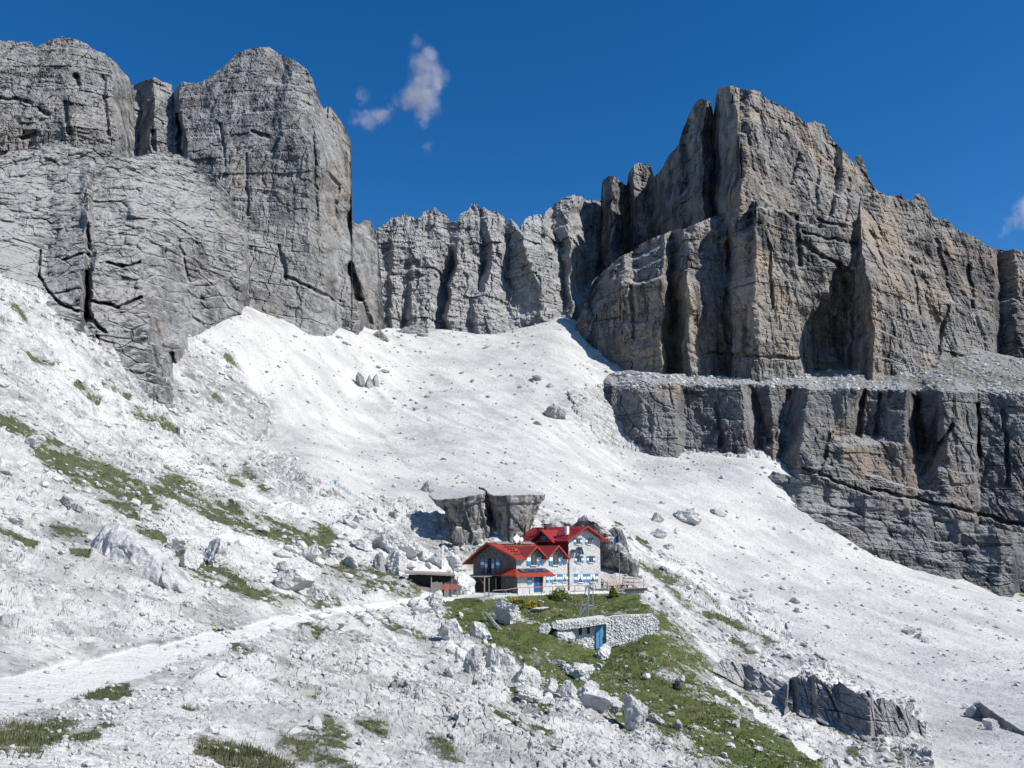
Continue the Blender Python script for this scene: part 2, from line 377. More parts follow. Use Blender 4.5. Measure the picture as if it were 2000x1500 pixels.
TURF = [(0,832,110,872,13),(90,885,300,985,26,.95),(120,920,260,1010,14,.8),(262,812,340,852,9),(40,690,100,716,6),(200,757,250,782,6),(330,862,362,882,5),(20,600,60,640,5,.8),
 (150,760,190,800,6,.7),(330,960,480,1030,26,.95),(480,1030,640,1062,28,.9),(640,1105,720,1140,20,.9),(700,1120,815,1150,13,1),(395,1120,500,1165,20,1),(490,1158,640,1190,10,.9),(270,1040,312,1056,11),
 (0,1055,60,1072,11),(140,1086,168,1092,8),(110,1030,165,1040,7,.8),(400,920,470,950,9,.8),(480,930,520,960,7,.7),(350,1075,380,1110,8,.9),(560,1075,600,1090,7,.7),
 (150,1360,240,1350,13),(0,1452,130,1425,24,.95),(60,1480,120,1440,16),(160,1455,208,1430,18,.85),(90,1420,150,1415,12,.8),(555,1452,655,1448,25,.9),(590,1470,640,1430,18,.9),(400,1470,560,1505,16,.95),(560,1345,615,1362,12,.8),(530,1340,560,1350,8,.7),
 (590,1222,620,1246,11),(700,1418,750,1432,11,.8),(740,1215,780,1235,10,.8),(650,1170,660,1180,8,.6),(660,1235,700,1262,10,.6),(310,1268,345,1258,5),(260,1285,285,1280,4),(460,1260,530,1290,7,.7),
 (500,1165,520,1178,8,.7),(850,1450,900,1490,12,.6),(960,1405,1060,1440,17,.85),(1060,1440,1080,1470,12,.7),(1000,1365,1060,1390,12,.8),(760,1160,815,1160,9,.8),(880,1140,910,1160,6,.7),(730,1255,760,1275,8,.6),
 (940,1275,985,1300,10,.7),(360,1395,380,1400,6,.8),(620,1480,680,1500,12,.7),(800,1230,830,1250,8,.6),
 (1250,1108,1320,1142,6,.9),(1320,1140,1400,1185,6,.7),(1380,1200,1500,1256,8,1),(1500,1256,1520,1264,4),(1430,1260,1490,1290,6,.6),(1860,1122,2000,1162,5,.9),(1600,1400,1690,1452,9,.9),(1690,1452,1760,1490,9,.7),
 (1540,1370,1600,1400,7,.7),(1250,1060,1270,1075,4,.6),(1200,1015,1260,1060,6,.5),(1300,1150,1360,1200,7,.6),(1660,1470,1700,1500,8,.8),(420,780,440,800,5,.6),(440,700,470,720,4,.8),(660,1120,690,1130,8,.6)]
PATH = [(-60,1378,20,1360,34),(20,1358,150,1325,30),(150,1325,300,1285,24),(300,1285,430,1248,17),(430,1248,560,1213,11),(560,1213,640,1196,7.5),(640,1196,750,1183,5.5),(750,1183,830,1170,5),(830,1170,880,1164,8),(880,1162,940,1158,6)]
TRACK = [(1395,1325,1480,1395,8),(1480,1395,1560,1450,11),(1560,1450,1640,1520,16),(1000,1160,1200,1156,3)]
GREY = [(210,710,345,790,36,.75),(330,775,520,835,28,.8),(400,850,600,960,24,.55),(90,640,230,740,22,.5),(0,1402,150,1366,9,.6),(150,1362,330,1312,8,.6),(330,1308,560,1240,6,.6),(0,1328,150,1298,12,.6),(150,1296,300,1260,9,.6),(300,1258,420,1230,6,.5),(420,1230,560,1198,4,.5),(1430,1290,1530,1350,20,.8),(1540,1290,1580,1330,14,.6),(690,700,760,800,5,.5),(745,850,800,915,5,.55),(850,725,1000,830,6,.4),(1010,750,1130,870,6,.4),(830,800,860,880,4,.45),(560,700,640,830,6,.3),(960,700,1040,760,5,.3),(1500,1080,1760,1240,6,.3),(1340,1060,1560,1180,6,.3),(1600,1290,1700,1330,10,.4),(300,1265,385,1245,16,.9),(200,1290,300,1275,14,.7),(40,1320,150,1290,18,.7),(850,1330,960,1380,26,.55),(930,1370,1060,1410,14,.6),(820,1420,960,1460,30,.45),(560,1280,680,1320,18,.5),(150,1150,230,1180,12,.5),(100,1240,170,1270,14,.6),
 (380,740,520,800,24,.95),(360,700,450,740,16,.8),(330,770,420,820,20,.6),(300,720,345,790,20,.8),(240,700,300,760,14,.5),(540,960,600,990,10,.6),(400,860,520,930,18,.35),(1380,1230,1500,1270,24,.45),(1250,1110,1420,1210,14,.35),(1300,1180,1400,1260,16,.35),
 (830,1250,860,1270,14,.5),(1110,780,1190,850,30,.75),(1150,760,1200,800,16,.6),(1800,900,1950,1000,20,.3),(1160,700,1240,740,10,.4),(430,960,520,1000,10,.4),(180,610,260,680,14,.4)]
SCREE = [(345,640),(480,585),(560,600),(640,630),(740,560),(900,600),(1115,600),(1145,690),(1300,735),(1100,770),(1190,870),(1330,885),(1500,890),(1650,980),(2300,1250),(2300,1620),(1830,1620),(1815,1450),(1790,1380),(1700,1335),(1600,1290),(1500,1195),(1390,1125),(1260,1060),(1120,1010),(1060,985),(840,985),(700,970),(600,930),(520,870),(530,800),(450,690)]
PATH = [(a, b, c, d, r*1.25) for a, b, c, d, r in PATH]
def covers(X, Y, Z, px, py):
    wx = 7*fbm(X/9, Y/9, Z/9, 3, 71); wy = 5*fbm(X/9, Y/9, Z/9, 3, 91)
    k = np.clip(900/np.maximum(Y, 10)/20, .3, 2.4)
    qx = px + wx*k; qy = py + wy*k
    n = fbm(X/3.2, Y/3.2, Z/3.2, 4, 33)
    n2 = fbm(X/1.0, Y/1.0, Z/1.0, 3, 34)
    cm = cap(qx, qy, MEADOW); ct = cap(qx, qy, TURF)
    me = np.where(cm > 0, cm + .62*n + .42*n2 + .03, 0)
    tu = np.where(ct > 0, ct*.95 + 1.1*n + .7*n2 - .13, 0)
    grass = np.clip(np.maximum(me, tu), 0, 1.3)
    pth = np.maximum(cap(px + wx*.4, py + wy*.25, PATH), 1.*(cap(px + wx*.6, py + wy*.5, TRACK)*.75 + .5*n*(cap(px, py, TRACK) > 0)))
    pth = sm(pth + .12*n2, .45, .6)
    grey = np.clip(cap(qx, qy, GREY) + .25*n, 0, 1)*(cap(qx, qy, GREY) > .05)
    scr = pin(px + 2.2*wx, py + 2.2*wy, SCREE).astype(f32)
    soil = sm(cap(qx, qy, [(a,b,c,d,r*1.25) for a,b,c,d,r,*_ in MEADOW+TURF]) + .5*n, .4, .8)*.35
    lx, ly = hut_local(X, Y)
    ter = (lx > -10) & (lx < 28) & (ly > np.where(lx > 2, -2.4, -4.2)) & (ly < np.where(lx > 20, 4, 14))
    grass = np.where(ter, 0, grass*(1-pth)); soil = np.where(ter, 0, soil*(1-pth))
    base = (1-scr)*np.clip(.20+1.0*fbm(X/12, Y/12, Z/12, 4, 77, .6), 0, .8)*np.where((py < 1000) & (px < 620), 1.25, 1)
    grey = np.maximum(grey, np.where(ter, 0, base))
    return grass, pth, grey*(1-pth), scr, soil
def build_ground():
    u = np.concatenate([np.linspace(-1.35, -.66, 40)[:-1], np.linspace(-.66, .66, 1400), np.linspace(.66, 1.35, 40)[1:]])
    w = np.concatenate([np.linspace(math.log(2.6), math.log(14), 30)[:-1], np.linspace(math.log(14), math.log(460), 1380), np.linspace(math.log(460), math.log(640), 12)[1:]])
    ww, uu = np.meshgrid(w, u, indexing='ij')
    Y = np.exp(ww); X = uu*Y; Z = z_smooth(X, Y)
    px, py = proj(X, Y, Z)
    grass, pth, grey, scr, soil = covers(X, Y, Z, px, py)
    lx, ly = hut_local(X, Y)
    wallk = np.clip(cap(px, py, [(1095,1250,1290,1240,26),(1080,1215,1290,1205,12)]), 0, 1)
    flatk = np.maximum(wallk*.9, sm(lx, -15, -9)*(1-sm(lx, 26, 32))*sm(ly, -7, -4)*(1-sm(ly, 13, 18)))
    rocky = (1-scr)*(1-pth)*(1-flatk)
    # bedding slabs dipping to the right, blocks, rubble
    n1 = fbm(X/16, Y/16, Z/16, 3, 3)
    s1 = (.52*X - .30*Y + .80*Z)
    bed = saw(s1/2.6 + 1.3*n1) * (.5+.5*np.clip(fbm(X/11, Y/11, Z/11, 2, 15)*2, -1, 1))
    bed2 = saw(s1/.9 + 2.2*n1 + .5*vn(X/2., Y/2., Z/2., 6))*.36*np.clip(.4+1.6*fbm(X/7, Y/7, Z/7, 2, 16), 0, 1)
    f1, f2, cid = wor((X + .9*vn(X/2, Y/2, 0, 8))/2.7, (Y*.72 + Z*.7 + .9*vn(X/2, Y/2, 5, 9))/2.7, 40)
    g1, g2, gid = wor((X + .3*vn(X/.7, Y/.7, 0, 28))/.85, (Y*.72 + Z*.7 + .3*vn(X/.7, Y/.7, 5, 29))/.85, 44)
    blocky = np.clip(.35 + 1.5*fbm(X/13, Y/13, Z/13, 3, 55), 0, 1)
    disp = 1.5*(n1 + .4*fbm(X/6, Y/6, Z/6, 4, 60)) + .85*bed + bed2
    disp += blocky*(.75*(cid-.4)*sm(f2-f1, .0, .10) - .35*(1-sm(f2-f1, .0, .09)))
    disp += blocky*(.26*(gid-.4)*sm(g2-g1, .0, .12) - .16*(1-sm(g2-g1, .0, .12)))
    disp += .34*rid(X/2.3, Y/2.3, Z/2.3, 4, 62) - .15 + .16*rid(X/.6, Y/.6, Z/.6, 3, 65, .6)
    k1, k2, kid = wor(X/.42, (Y*.72+Z*.7)/.42, 48)
    disp += .24*(kid-.35)*sm(k2-k1, 0, .15)*sm(-Y, -95, -60)
    disp += .55*sm(Y, 60, 120)*(rid(X/4.5, Y/4.5, Z/4.5, 4, 68, .5)-.5)
    far = sm(Y, 110, 170)*rocky*sm(-px, -560, -300)
    disp += far*(2.6*(rid((X+Z)/11, (Y-Z)/16, Z/20, 4, 66)-.5) + 1.6*saw((.75*X+.25*Y+.62*Z)/6.5 + 1.4*n1))
    amp = (.42 + .58*sm(Y, 20, 70))
    soft = 1-.55*np.clip(grass, 0, 1)
    # scree: soft gullies down the fall line plus rubble
    a = X*.80 + Y*.60; b = -X*.60 + Y*.80
    sd = .5*fbm(a/9, b/60, 0, 3, 80) + .35*(rid(a/8, b/120, 3, 2, 83)-.5) + .16*fbm(X/1.8, Y/1.8, Z/1.8, 3, 81, .65) + .18*np.clip(fbm(X/20, Y/20, Z/20, 2, 84)*2, 0, 1)*rid(X/1.4, Y/1.4, Z/1.4, 2, 85)
    sd += 1.2*fbm(X/30, Y/30, 0, 3, 86)
    dz = rocky*disp*amp*soft*(1-.0*grey) + scr*sd + np.clip(grey-.5, 0, 1)*(.5*rid(X/3, Y/3, Z/3, 4, 88)+.25*saw(s1/.9+n1)) + np.clip(grass, 0, 1)*(.10+.22*fbm(X/1.2, Y/1.2, 0, 3, 89)) + .035*pth*vn(X/.5, Y/.5, 0, 90)
    dz *= (1-flatk*.97)*sm(Y, 6, 20)*(1-.85*np.clip(cap(px, py, [(a, b+r*.5, c, d+r*.5, r*2.1) for a, b, c, d, r in PATH])*1.6, 0, 1))
    # dips where the path is cut into the slope
    Z = Z + dz - .10*pth
    nr, nc = X.shape
    V = np.stack([X, Y, Z], -1).reshape(-1, 3)
    idx = np.arange(nr*nc).reshape(nr, nc)
    Q = np.stack([idx[:-1,:-1], idx[:-1,1:], idx[1:,1:], idx[1:,:-1]], -1).reshape(-1, 4)
    A = dict(grass=grass.ravel(), rock=grey.ravel(), soil=soil.ravel(), meadow=np.clip(cap(px, py, MEADOW)*2, 0, 1).ravel())
    fp = pth.ravel()[Q].mean(1) > .5
    fs = (~fp) & (scr.ravel()[Q].mean(1) > .5)
    def sub(name, mask, mat):
        q = Q[mask]; us, inv = np.unique(q, return_inverse=True)
        o = mesh_np(name, V[us], inv.reshape(-1, 4), mat, False, {k: v[us] for k, v in A.items()})
        tag(o, kind='structure'); return o
    sub('ground', ~(fp | fs), M['lime']); sub('path', fp, M['path']); sub('scree_slope', fs, M['scree'])
    # apron that carries the ground on behind the viewpoint
    b = MB(); b.poly([(-3.5,2.6,-1.9),(3.5,2.6,-1.9),(60,-70,-9),(-60,-70,4)], [(0,1,2,3)])
    o = b.build('rear_ground', M['lime']); tag(o, kind='structure')
    return u, w, Z
GU, GW, GZ = build_ground()
def zg(X, Y):
    """built ground height (bilinear on the mesh)"""
    X = np.asarray(X, float); Y = np.asarray(Y, float)
    u = X/Y; w = np.log(Y)
    a = np.clip(np.interp(w, GW, np.arange(len(GW))), 0, len(GW)-1.001); b = np.clip(np.interp(u, GU, np.arange(len(GU))), 0, len(GU)-1.001)
    i = a.astype(int); j = b.astype(int); fa = a-i; fb = b-j
    return GZ[i,j]*(1-fa)*(1-fb)+GZ[i+1,j]*fa*(1-fb)+GZ[i,j+1]*(1-fa)*fb+GZ[i+1,j+1]*fa*fb
_ys = np.exp(np.linspace(math.log(10), math.log(600), 3000))
def hit(px, py, smooth=True):
    """where the view ray through a photo pixel meets the ground"""
    x, y, z = at(px, py, _ys)
    g = z_smooth(x, _ys) if smooth else zg(x, _ys)
    k = np.argmax(g >= z) if (g >= z).any() else len(_ys)-1
    return float(x[k]), float(_ys[k]), float(zg(x[k], _ys[k]))
# ------------------------------------------------------------------ cliffs: relief walls with real depth and a back
def lin(px, pts): p = np.array(pts, float); return np.interp(px, p[:,0], p[:,1])
def relief(name, x0, x1, top, bot, ribs, mat, step=1.7, seed=0, back=60, kcol=1., kstr=1., kfr=1., tier=None, warm=(), dark=(), pale=(), grass=(), jag=4., warp=8., cell=(13., 46.), scale=1., calm=None, kb=1., bs=1., cells=.45, cracks=()):
    nx = int((x1-x0)/step); px1 = np.linspace(x0, x1, nx)
    tp = lin(px1, top); bt = lin(px1, bot)
    tp = tp + jag*fbm(px1/22, 0*px1, 0*px1+seed, 4, 300+seed) + .5*jag*np.abs(vn(px1/5, 0*px1, 0*px1+seed, 310+seed))
    nv = int(np.max(bt-tp)/step)
    v = np.linspace(0, 1, nv)[:,None]
    py = tp[None]*(1-v) + bt[None]*v; px = np.broadcast_to(px1[None], py.shape)
    # rib evaluation with a wobbling course
    wx = warp*(fbm(px/90, py/55, 0*px, 3, 320+seed) + .5*fbm(px/25, py/20, 0*px, 3, 330+seed))
    wy = .7*warp*(fbm(px/28, py/28, 0*px, 4, 335+seed, .6))
    def field(qx, qy):
        R = [(lin(qy, [(p[1], p[0]) for p in r]), lin(qy, [(p[1], p[2]) for p in r])) for r in ribs]
        Y = R[0][1].copy()
        for (xa, ya), (xb, yb) in zip(R[:-1], R[1:]):
            Y += np.clip((qx-xa)/np.maximum(xb-xa, 1.), 0, 1)*(yb-ya)
        return Y
    Y = field(px+wx, py+wy)
    if tier:
        for line, dY, wd in tier:      # set-back above a ledge line
            yl = lin(px, line) + 14*fbm(px/38, py*0, px*0, 4, 340+seed)
            Y = Y + dY*np.clip(.55+1.6*fbm(px/45, py*0, px*0, 2, 345+seed), .05, 1.3)*sm(yl-py, 0, wd)
    X, _, Z = at(px, py, Y)
    S = X*.95 + Y*.15; Yn = Y*.3
    w1 = fbm(X/18/scale, Yn/18/scale, Z/18/scale, 3, 350+seed)
    f1, f2, cid = wor(S/cell[0] + .5*w1, Z/cell[1] + .4*w1, 360+seed)
    g1, g2, gid = wor(S/(cell[0]*.36) + .6*w1, Z/(cell[1]*.3) + .6*w1, 370+seed)
    h1, h2, hid = wor(S/(cell[0]*.15) + .4*vn(X/3,Yn/3,Z/3,371), Z/(cell[1]*.09), 375+seed)
    ck = sm(fbm(X/26, Yn/26, Z/26, 2, 361+seed), -.05, .3)
    d = cells*kcol*(4.2*(cid-.5)*sm(f2-f1, 0, .2) - 2.4*ck*(1-sm(f2-f1, 0, .09)))
    d += cells*kcol*(1.9*(gid-.5)*sm(g2-g1, 0, .22) - 1.3*(1-ck*.6)*(1-sm(g2-g1, 0, .10)))
    d += cells*kcol*(.95*(hid-.5)*sm(h2-h1, 0, .25))
    Sw = S + 1.6*w1 + .35*vn(X/1.6, Yn/1.6, Z/1.6, 372+seed); Zw = Z + .07*X + 1.3*w1
    for bw, bh, am, sd_ in ((9.5, 13., 3.0, 31), (3.4, 4.3, 1.5, 33), (1.5, 1.5, .8, 35)):
        v_, hr_, e_ = brick(Sw, Zw, bw*bs, bh*bs, sd_+seed)
        dens = np.clip(.55 + 1.5*fbm(X/(bw*4), Yn/(bw*4), Z/(bh*3), 2, 373+sd_+seed), .1, 1.1)
        d += kb*bs*am*dens*((v_-.5) + .55*(hr_-.5)) - kb*.45*am*bs**.5*(v_ > .45)*(e_ < .10*bs*am**.5)
    d += kcol*(1.1*(rid(S/5.5 + .5*w1, Z/60, 0*Z, 3, 363+seed)-.55) + .5*vn(S/2.1, Z/26, Yn/30, 364+seed))
    zz = Z + .10*X + 1.8*w1
    d += kstr*(1.25*(saw(-zz/9. + .3*vn(X/25, Yn/25, Z/40, 380+seed))-.5)*np.clip(.5+1.3*fbm(X/30, Yn/30, Z/16, 2, 381+seed), 0, 1.2)
               + .55*(saw(-zz/3.1)-.5)*np.clip(.5+1.5*fbm(X/14, Yn/14, Z/9, 2, 382+seed), 0, 1.2))
    d += kfr*(7.*(rid(X/38/scale, Yn/38/scale, Z/70/scale, 2, 383+seed)-.55) + 2.2*(rid(X/14, Yn/14, Z/22, 3, 384+seed)-.5) + 1.0*fbm(X/4.6, Yn/4.6, Z/6, 3, 385+seed, .6) + .55*fbm(X/1.7, Yn/1.7, Z/2.0, 2, 386+seed, .7))
    if cracks:
        qx = px + 5*fbm(px/16, py/16, 0*px, 3, 397+seed); qy = py + 5*fbm(px/16, py/16, 0*px+9, 3, 398+seed)
        for a_, b_, c_, e_, r_, dep in cracks: d = d - dep*cap(qx, qy, [(a_, b_, c_, e_, r_)])
    fade = 1-.75*sm(py, bt[None]-14, bt[None])
    if calm: fade = fade*(1-.35*sm(lin(px, calm)-py, -3, 5))
    Y = Y - d*fade
    X, Y, Z = at(px, py, Y)
    k = 10.
    A = {}
    for nm, caps in (('warm', warm), ('dark', dark), ('pale', pale), ('grass', grass)):
        c = cap(px+1.6*wx+12*w1, py+14*w1, caps) if caps else np.zeros(px.shape, f32)
        A[nm] = np.clip(c, 0, 1)*np.clip(.7+.7*fbm(X/9, Y/9, Z/14, 3, 390+seed), 0, 1) if caps else c
    # back of the massif
    bk = []
    for j, (dy, dz) in enumerate(((.25, .02), (.6, .12), (1., .35))):
        xx = X[0]*(1+back*dy/Y[0]); yy = Y[0]+back*dy; zz_ = Z[0] - dz*back*1.6 + 3*fbm(xx/14, yy/14, 0*xx, 3, 395+seed)*(dy < .9)
        zz_ = np.minimum(zz_, Z[0]*(yy/Y[0]) - .02*back*dy - 1.)      # stays hidden below the crest
        bk.append((xx, yy, zz_))
    xx, yy, _ = bk[-1]; bk.append((xx, yy, np.minimum(Z[-1]-20, 0*xx+Z[-1].min()-20)))
    X = np.concatenate([np.stack([b[0] for b in bk[::-1]]), X]); Yv = np.concatenate([np.stack([b[1] for b in bk[::-1]]), Y]); Z = np.concatenate([np.stack([b[2] for b in bk[::-1]]), Z])
    for a in A: A[a] = np.concatenate([np.zeros((4, nx), f32), A[a]]).ravel()
    V = np.stack([X, Yv, Z], -1).reshape(-1, 3); nr = X.shape[0]
    idx = np.arange(nr*nx).reshape(nr, nx)
    Q = np.stack([idx[:-1,:-1], idx[1:,:-1], idx[1:,1:], idx[:-1,1:]], -1).reshape(-1, 4)
    o = mesh_np(name, V, Q, mat, False, A)
    return tag(o, kind='structure')
# far-left brown wall
relief('cliff_wall', -170, 330,
 [(-170,95),(-60,85),(0,78),(30,82),(60,80),(66,90),(72,92),(80,85),(95,78),(122,72),(150,76),(170,84),(190,100),(205,105),(225,118),(240,140),(252,150),(258,172),(330,190)],
 [(-170,380),(330,400)],
 [[(-170,60,345),(-170,400,330)],[(75,60,375),(75,250,330),(60,400,322)],[(140,60,372),(150,250,326),(150,400,318)],[(215,60,380),(225,250,335),(225,400,325)],[(262,60,420),(262,400,362)],[(330,60,440),(330,400,380)]],
 M['rockL'], seed=1, cracks=[(80,215,95,222,4,4),(148,150,155,165,5,5),(125,200,135,260,4,3),(40,270,75,262,4,3),(200,150,210,260,4,3),(0,190,60,200,3,2.5)], kcol=.75, kstr=.4, warm=[(-60,250,60,250,45,.8),(80,140,110,100,25,.5),(130,200,150,270,30,.6),(180,240,220,220,24,.5)], dark=[(150,205,160,215,8),(130,195,150,205,10,.6)])
# left peak
relief('mountain', 236, 760,
 [(236,240),(250,190),(256,163),(270,160),(290,155),(303,149),(318,158),(335,163),(339,182),(345,172),(356,160),(372,159),(395,158),(410,148),(430,135),(450,118),(462,105),(480,95),(510,89),(525,92),(545,105),(556,110),(580,120),(600,135),(610,150),(618,175),(625,200),(632,212),(640,205),(650,212),(660,230),(672,245),(684,270),(687,300),(688,420),(691,432),(700,440),(712,430),(724,431),(730,445),(738,470),(744,540),(752,640),(760,650)],
 [(236,430),(330,640),(440,690),(500,640),(600,665),(690,680),(760,690)],
 [[(236,100,420),(236,430,365)],[(262,100,425),(262,420,362),(262,680,330)],[(300,100,405),(300,430,345),(300,680,310)],[(338,140,408),(338,400,352),(338,680,325)],[(341,140,416),(349,300,372),(350,400,350),(350,680,325)],[(352,140,398),(362,300,356),(362,400,343),(362,680,312)],[(450,80,395),(460,400,328),(490,600,306),(490,680,298)],[(560,80,392),(600,300,338),(610,620,322),(610,690,310)],[(600,80,396),(622,300,346),(650,640,336),(650,690,325)],[(640,180,400),(640,300,372),(668,640,350),(668,700,338)],[(690,200,420),(690,420,400),(700,520,372),(705,640,352),(705,700,342)],[(716,400,425),(722,600,378),(722,700,360)],[(760,400,445),(760,700,395)]],
 M['rockL'], seed=2, cracks=[(349,225,352,305,4,8),(300,255,303,295,4,5),(492,258,522,266,3,3),(560,540,600,560,3,3),(600,560,650,585,3,3),(683,520,700,580,7,8),(700,580,722,640,8,8),(640,340,660,360,4,4),(660,370,650,420,5,4),(545,480,560,545,3,2.5),(480,300,485,420,3,2),(430,240,440,330,3,2),(610,250,620,430,3,2.5)], tier=[([(236,0),(395,0),(400,165),(480,150),(600,172),(640,240),(650,0),(760,0)],3,5)], kb=.8, kcol=.7, kfr=.8, kstr=.3, warm=[(490,330,520,350,18,.8),(455,300,470,370,12,.5),(655,330,660,380,20,.9),(650,400,665,440,18,.8),(700,560,715,620,14,.8),(640,540,650,570,12,.6),(620,460,640,470,10,.4)],
 dark=[(530,230,545,430,10,.4),(560,250,600,420,18,.3),(510,540,570,600,26,.5),(480,300,495,400,7,.35),(610,340,625,420,8,.35),(680,520,720,640,9,.8),(640,545,655,570,8,.5),(349,230,352,300,4,.9)], pale=[(495,462,560,492,9,.9),(500,110,530,96,8,.5),(275,180,310,178,12,.5)], grass=())
# pale buttress in front of it
relief('buttress', -190, 500,
 [(-190,310),(0,302),(50,292),(90,276),(110,270),(140,284),(180,290),(210,300),(250,308),(300,296),(350,300),(400,330),(440,372),(470,412),(486,440),(491,500),(491,590),(500,622)],
 [(-190,600),(0,640),(80,660),(165,720),(230,770),(300,800),(350,810),(400,700),(450,690),(500,650)],
 [[(-190,300,270),(-190,450,205),(-190,640,150)],[(0,290,285),(0,420,232),(0,650,158)],[(110,260,296),(100,420,250),(90,520,222),(82,660,168)],[(150,280,298),(158,450,238),(158,560,203),(158,720,181)],[(172,280,299),(172,440,235),(172,470,240),(170,620,214),(170,660,193),(170,740,184)],[(182,280,300),(182,480,236),(184,620,204),(190,740,184)],[(250,290,305),(260,450,250),(290,640,214),(300,800,198)],[(318,290,320),(318,450,262),(325,640,234),(335,820,204)],[(385,290,336),(385,450,286),(375,640,258),(365,820,226)],[(430,360,322),(420,500,285),(410,640,268),(410,720,256)],[(480,420,330),(478,520,296),(470,600,290),(470,700,276)],[(492,420,340),(492,600,310),(492,700,290)],[(500,420,350),(500,700,300)]],
 M['rockB'], seed=3, cracks=[(172,440,169,530,3,4),(169,530,170,622,3.5,6),(78,492,76,540,2.5,4),(76,540,110,588,2.5,4),(110,588,168,618,3,5),(125,508,168,496,3,4),(168,585,230,602,3,4),(230,602,275,578,3,4),(210,512,240,522,2.5,3.5),(240,522,275,509,2.5,3.5),(192,660,186,700,3,4),(178,622,205,650,3.5,4),(337,690,342,735,4,4),(350,470,370,550,2.5,2)], kcol=1.25, kfr=1.45, kstr=.15, cell=(13,15), cells=.55, kb=.42, warm=[(180,590,270,590,16,.9),(215,620,250,600,14,.8),(290,610,310,640,12,.5),(200,655,230,690,14,.6),(300,560,310,600,12,.4)],
 dark=[(90,480,140,560,24,.55),(110,590,160,640,18,.45),(200,480,290,560,28,.35),(172,470,172,620,5,.9),(180,640,200,690,14,.5),(75,470,150,480,10,.5),(290,660,330,760,20,.4),(270,560,330,620,20,.4),(130,330,220,400,30,.2)],
 pale=[(-60,450,60,520,60,.6),(180,430,240,460,22,.5),(0,330,60,310,25,.5),(300,330,420,420,30,.25)])
# ridge closing the valley
def _soften(R): return [[(x, y, (412+(660-y)*.25) + (.6 if x < 1100 else 1.)*(Y-(412+(660-y)*.25))) for x, y, Y in r] for r in R]
relief('mountain_ridge', 690, 1215,
 [(690,560),(715,520),(730,455),(738,446),(743,437),(755,428),(775,424),(815,420),(830,413),(845,413),(848,404),(855,404),(868,412),(880,428),(885,430),(893,425),(897,412),(905,407),(915,410),(920,400),(930,398),(950,405),(970,412),(988,418),(993,432),(997,420),(1005,425),(1014,436),(1030,430),(1038,426),(1045,418),(1055,416),(1062,425),(1066,411),(1085,393),(1110,382),(1140,381),(1175,385),(1215,390)],
 [(690,640),(740,640),(770,668),(860,672),(900,676),(950,678),(1000,664),(1080,650),(1130,640),(1215,600)],
 _soften([[(690,400,500),(690,700,440)],[(722,400,505),(722,700,440)],[(730,400,492),(733,540,452),(735,640,425)],[(758,400,496),(760,500,462),(764,680,430)],[(767,400,490),(766,500,456),(770,600,432),(772,680,412)],[(798,400,482),(798,500,452),(798,560,448),(798,660,432)],[(806,400,480),(806,500,450),(808,660,416)],[(852,400,474),(846,500,446),(840,660,412)],[(866,400,480),(874,480,460),(880,520,478),(868,640,440)],[(893,400,476),(890,500,446),(884,560,424),(878,690,406)],[(925,400,482),(930,460,462),(926,560,436),(912,690,414)],[(934,400,482),(938,470,470),(935,540,458),(930,600,420),(928,690,404)],[(950,400,480),(956,500,442),(948,560,424),(944,690,400)],[(985,400,484),(976,480,452),(972,560,440),(968,620,418),(966,690,398)],[(992,400,486),(990,480,470),(986,560,458),(990,690,412)],[(998,400,486),(1022,480,434),(1050,570,424),(1052,660,424)],[(1062,400,490),(1074,500,448),(1078,600,436),(1080,660,424)],[(1076,400,500),(1090,480,488),(1098,560,462),(1090,660,440)],[(1112,370,496),(1112,480,458),(1112,560,438),(1112,660,424)],[(1150,370,545),(1150,560,505),(1140,660,440)],[(1215,370,570),(1215,560,540),(1215,660,470)]]),
 M['rockC'], seed=4, bs=1.2, kb=1.3, kcol=1.2, kfr=1.1, kstr=.5, jag=12, cell=(11,34), warp=12, warm=[(880,540,885,610,12,.7),(735,540,735,580,8,.5),(770,590,780,620,8,.5)], dark=[(866,490,880,560,10,.35),(1090,480,1095,540,7,.3)], pale=[(740,600,760,640,10,1.),(1000,620,1080,610,12,.4),(930,535,960,545,14,.5),(1020,470,1060,440,16,.3),(1100,550,1130,600,16,.3)])  # dark: gully shadow painted into the rock colour
